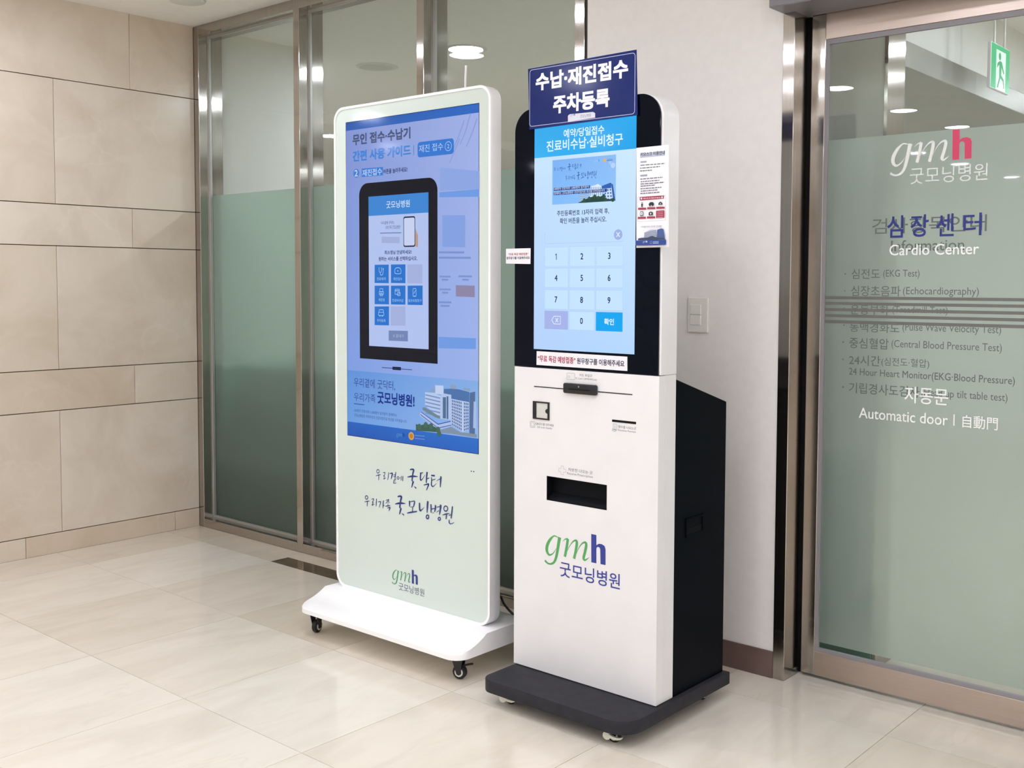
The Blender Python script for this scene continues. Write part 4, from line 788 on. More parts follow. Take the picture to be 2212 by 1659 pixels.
# ================================================================== lamps
def downlight(x, y, z, lit, label, group=None, r=0.098):
    t = empty('ceiling_light', (x, y, z), label=label, cat='ceiling light', group=group)
    MB().lathe((x, y, z), [(r, .012), (r, -.004), (r + .004, -.007), (r + .026, -.004), (r + .028, .001), (r + .028, .012)]).build('trim_ring', M['lamp_trim'], t, smooth='recalc')
    d = MB(); d.bm.faces.new([d.bm.verts.new((x + (r - .0005) * math.cos(-k * math.tau / 20), y + (r - .0005) * math.sin(-k * math.tau / 20), z - .004)) for k in range(20)])
    d.build('diffuser', M[lit], t)
    return t
HALL = 'downlights of the hall ceiling'  # some placed from their reflections, the rest added unseen to brighten the hall
for x, y in ((-4.43, -.54), (-3.25, -.42), (-3.27, -1.65), (-3.25, -2.80), (-4.2, -4.4), (-4.2, -5.7), (-6.75, -.60), (-6.1, -3.0), (-8.0, -1.95), (-8.0, -4.4), (-6.2, -6.2), (-8.0, -7.6), (-2.2, -4.4), (-2.2, -6.2), (-4.2, -7.6), (-1.6, -7.9),
             (-4.48, 1.96), (-3.34, 2.16), (-3.96, 1.38), (-2.99, .61), (-1.2, .9), (-.1, .9), (-1.6, 1.6), (-.7, 2.0), (.9, 2.0), (2.5, 2.0), (4.1, 2.0), (5.7, 2.0), (-1.4, -.6), (.4, .2), (2.0, .2), (3.7, .2), (5.5, .2), (-1.2, -2.6), (.6, -1.7), (2.2, -1.7), (3.9, -1.7), (5.5, -1.7),
             (.6, -3.6), (2.2, -3.6), (3.9, -3.6), (5.5, -3.6), (.6, -5.5), (2.2, -5.5), (3.9, -5.5), (5.5, -5.5), (.6, -7.6), (2.2, -7.6), (3.9, -7.6), (5.5, -7.6)):
    downlight(x, y, ZC, 'lamp_on', 'round white downlight lit in the hall ceiling, many added unseen for fill light', HALL)
downlight(-4.37, 4.57, ZC, 'lamp_corridor', 'brightly lit round downlight behind the glass above the display totem')
downlight(-5.15, 4.58, ZC, 'lamp_off', 'unlit round downlight behind the glass left of the lit one', r=.105)
downlight(-5.95, 4.55, ZC, 'lamp_corridor', 'lit round downlight half hidden by the leftmost inner mullion')
downlight(-7.40, 6.05, 2.61, 'lamp_corridor', 'small lit downlight behind the glass at the upper left corner of the display totem')
for x, y in ((-2.9, 4.57), (-.75, 5.2), (-.5, 6.2), (.3, 6.8), (1.2, 7.45), (2.0, 8.15), (-3.9, 6.9), (-5.4, 8.4), (-4.2, 8.4), (-8.9, 8.2), (-1.0, 8.2), (-.4, 4.5), (1.2, 4.5), (2.8, 4.5), (2.8, 6.2)):  # a few follow reflections in the steel, the others are added for general light
    downlight(x, y, ZC, 'lamp_corridor', 'round white downlight lit in the corridor ceiling, many added unseen for general light', 'downlights of the corridor ceiling')
t = MB().lathe((-4.66, 2.93, ZC), [(.001, -.012), (.06, -.012), (.085, -.006), (.09, 0.004)]).build('ceiling_speaker', M['lamp_trim'], smooth='recalc', label='flat round white ceiling disc at the top edge above the stone corner', cat='ceiling disc')

# ================================================================== exit sign beyond the door
ex = empty('exit_sign', (-1.60, 5.20, 2.215), label='green lit exit sign with a running figure behind the door glass', cat='exit sign')
MB().box(-1.608, -1.592, 5.066, 5.334, 2.215, 2.420, bev=.003, seg=2).build('body', M['card'], ex)
MB().box(-1.604, -1.596, 5.12, 5.135, 2.42, 2.655).box(-1.604, -1.596, 5.265, 5.28, 2.42, 2.655).box(-1.64, -1.56, 5.09, 5.31, 2.655, ZC).build('hanger', M['lamp_trim'], ex)
A = Art(0)
A.rect(-.131, .131, -.099, .099, '17b877'); A.rect(-.062, .075, -.099, .078, 'e8fff8')
g = '17a56c'
A.disc(-.012, .052, .017, g)
A.poly([(-.045, .018), (-.01, .033), (.018, .03), (.012, -.02), (-.018, -.02), (-.018, .015), (-.05, -.005)], g)
A.poly([(.018, .03), (.055, -.015), (.045, -.022), (.012, .008)], g)
A.poly([(-.018, -.018), (.012, -.018), (.012, -.03), (.05, -.045), (.06, -.085), (.047, -.085), (.036, -.055), (.0, -.045), (-.03, -.092), (-.048, -.092), (-.018, -.045)], g)
e = A.build('sign_face', M['lit_sign'], None, origin=(0, 0, 0))
e.parent = ex; e.rotation_euler = (0, 0, math.pi / 2); e.location = (.0083, 0, .1025)

# ================================================================== light switch
sw = empty('light_switch', (-1.98, YW, 1.158), label='white double rocker light switch on the wall by the sliding door', cat='light switch')
MB().box(-2.021, -1.939, YW - .009, YW, 1.158, 1.281, bev=.003, seg=2).build('face_plate', M['switch'], sw)
MB().box(-2.009, -1.965, YW - .013, YW - .008, 1.2205, 1.2555, bev=.0015, seg=1).build('rocker', M['switch'], sw)
MB().box(-2.009, -1.965, YW - .012, YW - .008, 1.184, 1.2190, bev=.0015, seg=1).build('rocker', M['switch'], sw)

# ================================================================== casters
def caster(parent, x, y, ztop, ang, r, w, cream=False):
    """swivel caster; ang = heading of the wheel axle"""
    ax = Vector((math.cos(ang), math.sin(ang), 0)); fw = Vector((-math.sin(ang), math.cos(ang), 0))
    c = Vector((x, y, r + .0005))
    piv = c - fw * (r * .55)
    b = MB().cyl(piv + Vector((0, 0, ztop - c.z - .004)), (0, 0, 1), r * .85, .008, 16)
    for s in (-1, 1):
        q = c + ax * (s * (w / 2 + .002))
        pts = [(-r * .28, -r * .25), (r * .28, -r * .25), (r * .7, ztop - c.z - .006), (-r * 1.2, ztop - c.z - .006)]
        v0 = [b.bm.verts.new(q + fw * (-a if False else a) + Vector((0, 0, zz)) + ax * (s * .0)) for a, zz in pts]
        v1 = [b.bm.verts.new(v.co + ax * (s * .003)) for v in v0]
        fs = [b.bm.faces.new(v0), b.bm.faces.new(v1)] + [b.bm.faces.new((v0[i], v0[(i + 1) % 4], v1[(i + 1) % 4], v1[i])) for i in range(4)]
        bmesh.ops.recalc_face_normals(b.bm, faces=fs)
    ca = b.build('caster', M['plastic_black'], parent, smooth=True)
    b = MB().cyl(c, ax, r, w, 28)
    bmesh.ops.bevel(b.bm, geom=[e for e in b.bm.edges if len(e.link_faces) == 2 and e.calc_face_angle(0) > 1.0], offset=.003, segments=2, affect='EDGES')
    b.build('wheel', M['rubber'], ca, smooth=True)
    MB().cyl(c, ax, r * .62, w + .003, 24).build('hub', M['cream_plastic'], ca, smooth=True)
    MB().cyl(c, ax, r * .40, w + .0056, 20).build('axle_cap', M['plastic_black'], ca, smooth=True)
    lv = MB()
    lv.tube([c + Vector((0, 0, r * .9)) + fw * (r * .5), c + Vector((0, 0, r * 1.15)) + fw * (r * 1.2), c + Vector((0, 0, r * 1.35)) + fw * (r * 1.95)], .0042, 6)
    lv.build('brake_lever', M['cream_plastic'] if cream else M['plastic_black'], ca)
    return ca

# ================================================================== display totem
tot = empty('display_totem', (-2.83, 2.70, 0), label='tall white advertising display totem on a wheeled base with blue picture', cat='display totem')
bm = MB().bm
# base: front and rear slopes rise to a flat top
XB0, XB1, YB0, YB1, ZB = -3.250, -2.398, 2.472, 2.935, .088
def base_z(y):
    d = min(y - YB0, YB1 - y)
    t = min(max(d / .140, 0), 1)
    return .108 + (.153 - .108) * (t * .45 + .55 * t * t * t if t < 1 else 1)
def edge_y(x, r=.055):
    d = min(x - XB0, XB1 - x)
    return 0 if d >= r else r - math.sqrt(max(r * r - (r - d) ** 2, 0))
xs = [XB0 + .055 * (1 - math.cos(k / 8 * math.pi / 2)) for k in range(9)] + [XB0 + .055 + (XB1 - XB0 - .11) * k / 12 for k in range(1, 12)] + [XB1 - .055 * (1 - math.cos(k / 8 * math.pi / 2)) for k in range(8, -1, -1)]
mb = MB(); bm = mb.bm
cols = []
for x in xs:
    e = edge_y(x); y0, y1 = YB0 + e, YB1 - e
    ys = [y0] + [y0 + .005] + [YB0 + .06 + .02 * k for k in range(0, 5)] + [YB1 - .14 + .02 * k for k in range(0, 5)] + [y1 - .005, y1]
    top = [bm.verts.new((x, y, base_z(y) - (.004 if i in (0, len(ys) - 1) else 0))) for i, y in enumerate(ys)]
    bot = [bm.verts.new((x, y, ZB)) for y in ys]
    cols.append((top, bot))
n = len(cols[0][0])
for (t0, b0), (t1, b1) in zip(cols, cols[1:]):
    for i in range(n - 1):
        bm.faces.new((t0[i], t1[i], t1[i + 1], t0[i + 1])); bm.faces.new((b0[i], b0[i + 1], b1[i + 1], b1[i]))
    bm.faces.new((t0[0], b0[0], b1[0], t1[0])); bm.faces.new((t0[-1], t1[-1], b1[-1], b0[-1]))
for t0, b0 in (cols[0], cols[-1]):
    for i in range(n - 1): bm.faces.new((t0[i], t0[i + 1], b0[i + 1], b0[i]))
bmesh.ops.recalc_face_normals(bm, faces=bm.faces[:])
mb.build('base', M['white_base'], tot, smooth=True)
caster(tot, -3.205, 2.535, ZB + .001, math.radians(20), .024, .020)
caster(tot, -2.462, 2.548, ZB + .001, math.radians(-70), .024, .020)
caster(tot, -3.200, 2.88, ZB + .001, math.radians(40), .024, .020)
caster(tot, -2.450, 2.88, ZB + .001, math.radians(10), .024, .020)
TX0, TX1, TZ0, TZ1 = -3.236, -2.427, .152, 1.989
MB().prism(rrect(TX0, TX1, TZ0, TZ1, .052), 2.664, 2.712, 'y', bev=.004).build('casing', M['white_gloss'], tot, smooth=True)
MB().ring(rrect(TX0, TX1, TZ0, TZ1, .052), rrect(TX0 + .009, TX1 - .009, TZ0 + .009, TZ1 - .009, .043), 2.657, 2.666).build('rim', M['white_base'], tot, smooth=True)
MB().prism(rrect(TX0 + .009, TX1 - .009, TZ0 + .009, TZ1 - .009, .043), 2.660, 2.664, 'y').build('front_glass', M['panel_glass'], tot)
MB().tube([(-2.596, 2.712, 1.95), (-2.595, 2.712, 2.03), (-2.592, 2.712, 2.077)], .004, 8).build('antenna', M['white_gloss'], tot)
TQ, TT = DATA['TQ'], DATA['TT']
SX0, SX1, SZ0, SZ1 = -3.167, -2.483, .746, 1.929
S = Art(2.6597)
def grad(self, x0, x1, z0, z1, cbl, cbr, ctr, ctl):
    self.k += 1
    y = self.y - self.STEP * self.k; n = len(self.v); N_ = 6
    for i in range(N_):
        for j in range(N_):
            def cc(u, v):
                a, b, c, d = (lin(q) for q in (cbl, cbr, ctr, ctl))
                return tuple((a[k] * (1 - u) + b[k] * u) * (1 - v) + (d[k] * (1 - u) + c[k] * u) * v for k in range(3)) + (1,)
            u, v = (i + .5) / N_, (j + .5) / N_
            m0 = len(self.v)
            X = lambda t: x0 + (x1 - x0) * t
            Z = lambda t: z0 + (z1 - z0) * t
            self.v += [(X(i / N_), y, Z(j / N_)), (X((i + 1) / N_), y, Z(j / N_)), (X((i + 1) / N_), y, Z((j + 1) / N_)), (X(i / N_), y, Z((j + 1) / N_))]
            self.f.append((m0, m0 + 1, m0 + 2, m0 + 3))
            self.c.append([cc(i / N_, j / N_), cc((i + 1) / N_, j / N_), cc((i + 1) / N_, (j + 1) / N_), cc(i / N_, (j + 1) / N_)])
    return self
Art.grad = grad
S.rect(SX0 - .002, SX1 + .002, SZ0 - .002, SZ1 + .002, '0a1c4a')
S.grad(SX0, SX1, .99, 1.900, '7f9fe4', '9db4ee', 'a3b4ea', '8497d6')
S.grad(SX0, SX1, 1.899, SZ1, '2a60b8', '2f69c4', '2f6cc8', '2456aa')
S.grad(SX0, SX1, .795, .995, '6a9ee2', '94b8ee', '84b0ea', '5f92dc')
S.grad(SX0, SX1, SZ0, .798, '1c56b4', '2a68c8', '2a70cc', '2262c0')
scr = S.build('screen', M['lit'], tot, label='lit blue portrait screen of the totem')
# picture elements and lettering on the screen
A = Art(2.6588)
A.same([TQ['fade0']], '8ea8e6'); A.same([TQ['fade1'], TQ['fade2']], '6f9ce6'); A.poly(TQ['fpic'], '84a2e4')
A.same(TQ['ft'], '7c93d2'); A.poly(TQ['brown'], '8f87a8')
A.build('background_picture', M['lit'], scr)
A = Art(2.6588)
for dx, dz, l in ((0, 0, .09), (.03, .01, .1), (.06, .0, .09), (-.02, -.05, .08)):
    A.stroke([(-2.60 + dx, 1.79 + dz), (-2.575 + dx, 1.83 + dz), (-2.55 + dx, 1.79 + dz + l)], .008, .002, '8d9fdc')
A.build('leaf_shadow', M['lit'], scr)
A = Art(2.6584)
x0, x1 = TQ['ph'][0][0], TQ['ph'][1][0]; z0, z1 = TQ['ph'][0][1], TQ['ph'][2][1] + .003
A.poly(rrect(x0, x1, z0, z1, .045, 8, 'cd'), '070a18')
px0, px1, pz0, pz1 = TQ['ps'][0][0], TQ['ps'][1][0], TQ['ps'][0][1], TQ['ps'][2][1]
A.rect(px0, px1, pz0, pz1, 'b3c5f2')
A.rect(px0, px1, 1.575, pz1, '3b86d6')
A.same(TQ['tiles'], '2173cf'); A.same(TQ['pale'], 'a5b3e0'); A.poly(TQ['btn'], '7287b8')
A.poly(TQ['hand'], 'b99a92')
xs_ = [p[0] for p in TQ['phone']]; zs_ = [p[1] for p in TQ['phone']]
A.poly(rrect(min(xs_), max(xs_), min(zs_), max(zs_), .008), '1c2542'); A.poly(rrect(min(xs_) + .003, max(xs_) - .003, min(zs_) + .005, max(zs_) - .005, .006), 'c9d5f4')
A.poly(TQ['box'], 'a3b2dd'); A.poly(TQ['ln'], '6d79a8')
icw = 'a8cdf4'
for n_, q in enumerate(TQ['tiles']):
    cx = (q[0][0] + q[1][0]) / 2; cz = (q[0][1] + q[2][1]) / 2 + .010
    L_ = lambda *p: A.stroke([(cx + a, cz + b) for a, b in p], .0022, .0022, icw)
    box_ = lambda a, b, c, d, r=.003: A.ringline(rrect(cx + a, cx + b, cz + c, cz + d, r, 4), .0020, icw)
    if n_ == 0:      # stethoscope
        L_((-.012, .014), (-.013, .002), (-.006, -.006), (.001, .002), (.000, .014)); L_((-.006, -.006), (-.004, -.014), (.006, -.013), (.010, -.002), (.010, .006)); A.disc(cx + .010, cz + .008, .003, icw, 10)
    elif n_ == 1:    # eye shaped outline
        L_((-.016, -.008), (-.016, .004), (-.008, .011), (.008, .011), (.016, .004), (.016, -.008), (.006, -.010), (-.006, -.010), (-.016, -.008)); A.rect(cx - .003, cx + .003, cz - .001, cz + .001, icw); A.rect(cx - .001, cx + .001, cz - .003, cz + .003, icw)
    elif n_ == 2:    # paper in a tray
        box_(-.009, .009, .000, .014); box_(-.013, .013, -.009, .003); box_(-.008, .008, -.014, -.004, .001)
    elif n_ == 3:    # card
        box_(-.015, .010, -.008, .012); A.rect(cx - .015, cx + .010, cz + .004, cz + .0065, icw); box_(-.002, .015, -.013, .000)
    elif n_ == 4:    # phone
        box_(-.009, .009, -.015, .015, .004); L_((-.004, -.004), (.000, .001), (.005, .007)); A.rect(cx - .003, cx + .003, cz - .0125, cz - .011, icw)
    else:            # car front
        L_((-.010, .012), (.010, .012), (.013, .003), (.013, -.008), (-.013, -.008), (-.013, .003), (-.010, .012)); A.rect(cx - .013, cx + .013, cz + .002, cz + .0038, icw); A.disc(cx - .007, cz - .010, .0028, icw, 10); A.disc(cx + .007, cz - .010, .0028, icw, 10)
A.poly(TQ['slot'], '0b1230'); A.poly(TQ['sline'], '1d2d66')
A.build('picture_of_kiosk', M['lit'], scr)
B = DATA['TB']
A = Art(2.6584)
A.same([B['glass']], '4d74ae'); A.same([B['top1'], B['top2'], B['roofL']], '8ea2c0'); A.poly(B['white1'], 'b9cbee')
A.same(DATA['TBR'], '7795c6'); A.poly(B['tower'], 'c2d2f2'); A.poly(B['front'], 'b4c6ec'); A.same([B['g1'], B['g2']], '4e6f96'); A.poly(B['plant'], '6f8794')
A.poly(B['pod'], 'b0c2ea'); A.same([B['podL1'], B['podL2']], '3a58a6'); A.poly(B['grid'], 'bccdf0'); A.same(DATA['TBW'], '4f6a9c')
A.poly(B['dark'], '54709c'); A.poly(B['rgt'], 'aabfe6'); A.poly(B['trees2'], '8393a8'); A.poly(B['trees'], '3e5f55')
for p in [p for p in B['trees']][1:6]: A.disc(p[0], p[1] - .004, .011, '456a58', 10)
A.build('picture_of_building', M['lit'], scr)
A = Art(2.6572)
A.poly(rrect(TQ['pill'][0][0], TQ['pill'][1][0], (TQ['pill'][0][1] + TQ['pill'][1][1]) / 2, (TQ['pill'][2][1] + TQ['pill'][3][1]) / 2, .012), '3579d4')
A.poly(TQ['bar'], '4a86d8'); A.poly(TQ['hl'], '3c7fd8'); A.disc(TQ['n2'][0][0], TQ['n2'][0][1], .0165, '3c7fd8')
c2 = TQ['c2']; r_ = c2[1][0] - c2[0][0]
A.ringline([(c2[0][0] + r_ * math.cos(k * math.tau / 20), c2[0][1] + r_ * math.sin(k * math.tau / 20)) for k in range(20)], .0022, 'a9c8f4')
COLS = ['44527a', '3a83da', 'b8d2f6', 'b8d2f6', 'c4d8f8', 'c4d8f8', '26356a', 'd0e2fa', '26356a', '26356a', '26356a', '26356a'] + ['a8cdf4'] * 6 + ['b4c0de'] + ['2b4594', '2b4594', '16308c', '2c427e', '2c427e']
BOLD = [.035, .035, 0, 0, .02, .012, .02, .012, 0, 0, .02, .02] + [0] * 7 + [0, 0, .03, 0, 0]
for it, c, b in zip(TT, COLS, BOLD): A.text(it, c, bold=b)
A.poly(TQ['ul'], '2b4594')
lg = TQ['lg']
A.logo(lg[0][0], lg[0][1], .044, '5c9fc0', '1d3f9c'); A.rect(lg[2][0] - .0006, lg[2][0] + .0006, lg[3][1], lg[2][1], '2d4f9e')
A.disc(lg[4][0], lg[4][1], .0145, 'd6a85c'); A.disc(lg[4][0], lg[4][1], .009, 'c27f34')
A.same([[lg[6], lg[7], (lg[7][0], lg[7][1] - .003), (lg[6][0], lg[6][1] - .003)], [lg[8], lg[9], (lg[9][0], lg[9][1] - .003), (lg[8][0], lg[8][1] - .003)]], '6f8fd0')
A.build('screen_lettering', M['lit'], scr)
# lettering printed behind the front glass
A = Art(2.6598)
for line in DATA['HW']:
    for st in line: A.brush([(a, b, c * 1.2) for a, b, c in st], '1c2b78')
A.build('lettering', M['ink'], tot, label='navy brush lettering under the screen')
A = Art(2.6598)
A.logo(-2.9233, .2350, .1417, '4f9a6e', '283a86'); A.text(DATA['TK'], '54617e')
A.build('emblem', M['ink'], tot, label='green and navy three letter emblem near the foot')
for x in (-2.5165, -2.5045):
    MB().cyl((x, 2.6597, .682), (0, 1, 0), .0022, .001, 12).build('sensor', M['plastic_black'], tot)

# ================================================================== payment kiosk
kio = empty('payment_kiosk', (-1.99, 2.72, 0), label='white and black touch screen payment kiosk on a charcoal base', cat='kiosk')
KX0, KX1 = -2.265, -1.712
KY = 2.597
plan = rrect(-2.262, -1.697, 2.432, 3.000, .040, 8, 'a')
plan = plan[:9] + rrect(-2.262, -1.697, 2.432, 3.000, .075, 8, 'b')[1:]
MB().prism(plan, .045, .086, 'z', bev=.003, seg=2).build('base_plate', M['base_grey'], kio, smooth=True)
ca = caster(kio, -2.19, 2.50, .046, math.radians(-75), .019, .016, True)
ca2 = caster(kio, -1.778, 2.485, .046, math.radians(-75), .019, .016, True)
caster(kio, -2.19, 2.93, .046, math.radians(30), .019, .016, True)
caster(kio, -1.755, 2.93, .046, math.radians(0), .019, .016, True)
for x, y in ((-1.789, 2.462), (-2.199, 2.470)):
    lv = MB().cyl((x, y, .024), (.25, -1, 0), .0125, .006, 20)
    lv.prism([(x + .008, .030), (x + .025, .027), (x + .042, .028), (x + .056, .033), (x + .050, .025), (x + .038, .020), (x + .022, .019), (x + .008, .020)], y - .004, y + .004, 'y', bev=.001, seg=1)
    lv.build('foot_brake', M['cream_plastic'], kio, smooth=True)
# lower body
PX0, PX1, PZ0, PZ1 = -2.1285, -1.8955, .645, .7205
mb = MB()
mb.ring([(KX0, .089), (KX1, .089), (KX1, 1.0605), (KX0, 1.0605)], [(PX0, PZ0), (PX1, PZ0), (PX1, PZ1), (PX0, PZ1)], KY, 2.6305)
fp = mb.build('front_panel', M['white_gloss'], kio)
MB().box(KX0 + .001, KX1 - .001, 2.6325, 2.690, .087, 1.0615, bev=.0015, seg=1).build('side_frame', M['white_gloss'], kio)
tray = MB()
tray.box(PX0 - .002, PX1 + .002, 2.6285, 2.6315, PZ0 - .002, PZ1 + .002)
tray.prism([(2.600, PZ0), (2.629, PZ0), (2.629, PZ0 + .022)], PX0, PX1, 'x')
e_ = .0006
tray.ring([(PX0 - e_, PZ0 - e_), (PX1 + e_, PZ0 - e_), (PX1 + e_, PZ1 + e_), (PX0 - e_, PZ1 + e_)], [(PX0 + .0012, PZ0 + .0012), (PX1 - .0012, PZ0 + .0012), (PX1 - .0012, PZ1 - .0012), (PX0 + .0012, PZ1 - .0012)], KY - .0003, 2.6285)
tray.build('prescription_outlet', M['dark_recess'], kio)
MB().prism([(2.690, .086), (2.985, .086), (2.985, .956), (2.690, 1.046)], KX0 + .003, KX1 - .0015, 'x', bev=.002, seg=1).build('rear_cabinet', M['navy_metal'], kio)
hx = KX1 - .0015
hd = MB().ring([(2.750, .562), (2.851, .562), (2.851, .620), (2.750, .620)], [(2.757, .569), (2.844, .569), (2.844, .613), (2.757, .613)], hx - .002, hx + .004, 'x').build('side_handle', M['navy_metal'], kio)
MB().prism([(2.757, .569), (2.844, .569), (2.844, .589), (2.757, .589)], hx - .001, hx + .0008, 'x').build('handle_pull', M['dark_recess'], hd)
# upper body
up = rrect(KX0, KX1, 1.0625, 1.874, .070, 10, 'cd')
MB().prism(up, 2.604, 2.690, 'y', bev=.002, seg=1).build('screen_housing', M['white_gloss'], kio, smooth=True)
MB().prism(rrect(KX0 - .002, KX1 - .005, 1.0625, 1.8745, .070, 10, 'cd'), KY, 2.6035, 'y', bev=.001, seg=1).build('black_front', M['black_glass'], kio, smooth=True)
S = Art(KY - .0002)
S.grad(-2.185, -1.799, 1.120, 1.720, 'b4d2fc', 'b4d8fe', 'cde9ff', 'c3e2ff')
S.grad(-2.185, -1.799, 1.719, 1.832, '31b2f4', '1ca4ec', '2aaaf0', '38a8ea')
ks = S.build('touch_screen', M['lit_kiosk'], kio, label='lit pale blue touch screen of the kiosk')
A = Art(KY - .0006)
for it in DATA['KHEAD']: A.text(it, 'dff4ff', bold=.018)
A.build('heading', M['lit_kiosk'], ks)
A = Art(KY - .0006)
kp = DATA['KPIC']
A.grad(kp[0][0], kp[1][0], kp[0][1], kp[2][1], '82bcfb', '8fc6fc', '8cbcf6', '7ab2f6')
A.disc(-1.8815, 1.676, .008, 'b8d4fa'); A.disc(-1.8915, 1.684, .005, 'a4cafa')
KB = DATA['KB']
A.poly(KB['left'], 'aecdf4'); A.poly(KB['mid'], 'dcecff'); A.poly(KB['blue'], '2f62b4'); A.poly(KB['right'], 'cfe4ff'); A.poly(KB['edge'], '3c5fa8')
def cells(q, nx, nz, fx, fz):
    a, b, c, d = (Vector(p) for p in q[:4]); out = []
    for i in range(nx):
        for j in range(nz):
            P = lambda u, v: tuple((a * (1 - u) + b * u) * (1 - v) + (d * (1 - u) + c * u) * v)
            u0, v0 = (i + (1 - fx) / 2) / nx, (j + (1 - fz) / 2) / nz; u1, v1 = u0 + fx / nx, v0 + fz / nz
            out.append([P(u0, v0), P(u1, v0), P(u1, v1), P(u0, v1)])
    return out
A.same(cells(KB['left'], 1, 5, 1, .45), '7f9fcc'); A.same(cells(KB['right'], 3, 4, .55, .6), '4f74b8')
A.same(cells([KB['mid'][0], KB['mid'][1], KB['mid'][2], KB['mid'][5]], 6, 3, .4, .7), '7f9cc8')
A.poly(KB['tree'], '24463c')
for p in KB['tree'][1:8]: A.disc(p[0], p[1] - .002, .006, '2c5244', 8)
for q in DATA['KBAND']: A.poly(q, '1c3f8c')
KP = DATA['KPT']
A.handwriting(0, (KP[0][1] + .003, KP[1][2] - .001, KP[1][3] - .002, KP[1][4] + .001), '1d4596', 1.1)
A.handwriting(1, (KP[2][1], KP[3][2] - .003, KP[3][3] - .002, KP[3][4] + .001), '1d4596', 1.1)
for it in KP[4:]: A.text(it, 'f0f6ff')
A.logo(-1.9480, 1.6905, .020, 'a9cdf2', '6d8fd0'); A.disc(-1.9085, 1.6925, .0055, 'e3b45a'); A.rect(-1.901, -1.8795, 1.694, 1.6955, '6f93cf'); A.rect(-1.901, -1.8795, 1.690, 1.692, '4f74b8')
A.build('picture', M['lit_kiosk'], ks)
A = Art(KY - .0006)
for it in DATA['KMSG']: A.text(it, '242a72', bold=.012)
kin = DATA['KIN']
A.rect(kin[0][0], kin[1][0], 1.4508, 1.4518, 'a9c2f0'); A.rect(kin[0][0], kin[0][0] + .0009, 1.4518, 1.4876, 'a9c2f0')
A.build('message', M['lit_kiosk'], ks)
A = Art(KY - .0006); kx = DATA['KX']
A.disc(kx[0][0], kx[0][1], .0155, '9fb2e6')
for s in (-1, 1): A.stroke([(kx[0][0] - .006, kx[0][1] - .007 * s), (kx[0][0] + .006, kx[0][1] + .007 * s)], .0026, .0026, 'e6f2ff', smooth=False)
A.build('clear_button', M['lit_kiosk'], ks)
KC = [(-2.1410, -2.0475), (-2.0425, -1.9455), (-1.9405, -1.8420)]
KR = [(1.3795, 1.4400), (1.3145, 1.3740), (1.2475, 1.3075), (1.1850, 1.2420)]
KEYS = [['1', '2', '3'], ['4', '5', '6'], ['7', '8', '9'], ['<', '0', '확인']]
for (z0, z1), row in zip(KR, KEYS):
    for (x0, x1), s in zip(KC, row):
        A = Art(KY - .0006); cx, cz = (x0 + x1) / 2, (z0 + z1) / 2
        fill = {'<': 'a6b4ea', '확인': '00a6f4'}.get(s, 'c6e4ff')
        A.rect(x0, x1, z0, z1, fill)
        if s.isdigit():
            A.ringline([(x0, z0), (x1, z0), (x1, z1), (x0, z1)], .0009, 'aac6f4')
            if s == '1':
                A.rect(cx - .0012, cx + .0012, cz - .0095, cz + .0095, '1b2162'); A.poly([(cx - .0012, cz + .0095), (cx - .0048, cz + .0068), (cx - .0048, cz + .0044), (cx - .0012, cz + .0068)], '1b2162')
            else:
                A.centred(s, cx - .001, cz, .0190, '1b2162', bold=.018, stretch=.88)
        elif s == '<':
            w = 'e4eeff'
            A.ringline([(cx - .019, cz), (cx - .009, cz - .013), (cx + .018, cz - .013), (cx + .018, cz + .013), (cx - .009, cz + .013)], .0026, w)
            for q in (-1, 1): A.stroke([(cx - .002, cz - .006 * q), (cx + .008, cz + .006 * q)], .0028, .0028, w, smooth=False)
        else:
            A.centred(s, cx, cz, .0195, 'e8f8ff', bold=.02)
        A.build('key', M['lit_kiosk'], ks)
# devices in the lower panel
cr = MB().prism(rrect(-2.0575, -1.9310, .9895, 1.0210, .006), KY - .011, KY, 'y', bev=.0025, seg=2).build('card_reader', M['plastic_black'], kio, smooth=True)
MB().box(-2.035, -1.955, KY - .0118, KY - .0108, 1.0020, 1.0050).build('card_slot', M['dark_recess'], cr)
MB().cyl((-1.996, KY - .0112, 1.0125), (0, 1, 0), .0022, .001, 12).build('indicator', M['screw'], cr)
for a, b in ((-2.183, -2.0575), (-1.9310, -1.805)):
    MB().box(a, b, KY - .0008, KY, .9995, 1.0025).build('accent_line', M['plastic_black'], kio)
qr = MB().ring([(-2.186, .898), (-2.119, .898), (-2.119, .9545), (-2.186, .9545)], [(-2.172, .9025), (-2.1255, .9025), (-2.1255, .950), (-2.172, .950)], KY - .003, KY).build('code_reader', M['plastic_black'], kio)
MB().box(-2.172, -2.1255, KY - .0012, KY - .0002, .9025, .950).build('window', M['lamp_off'], qr)
MB().prism([(-2.1255 + .009 * math.cos(math.radians(90 + 18 * k)), .926 + .0075 * math.sin(math.radians(90 + 18 * k))) for k in range(11)], KY - .0028, KY - .001, 'y').build('thumb_notch', M['plastic_black'], qr)
MB().box(-1.877, -1.791, KY - .0012, KY, .9148, .9215).build('receipt_slot', M['dark_recess'], kio)
def caption(n, what):
    global A
    if n: A.build('caption', M['ink'], kio, label=what)
    A = Art(KY - .0003)
    for i, it in enumerate(DATA['KTXT'][2 * n:2 * n + 2] if n < 4 else []): A.text(it, '5b606c' if i % 2 == 0 else '868b96')
caption(0, '')
KI = DATA['KICON']; ic = '6d7280'
def bb(q): return min(p[0] for p in q), max(p[0] for p in q), min(p[1] for p in q), max(p[1] for p in q)
a = bb(KI['card']); A.ringline(rrect(a[0], a[1], a[2], a[3], .002, 3), .0006, ic); a = bb(KI['chip']); A.ringline([(a[0], a[2]), (a[1], a[2]), (a[1], a[3]), (a[0], a[3])], .0006, ic)
caption(1, 'grey card slot caption with outline icon')
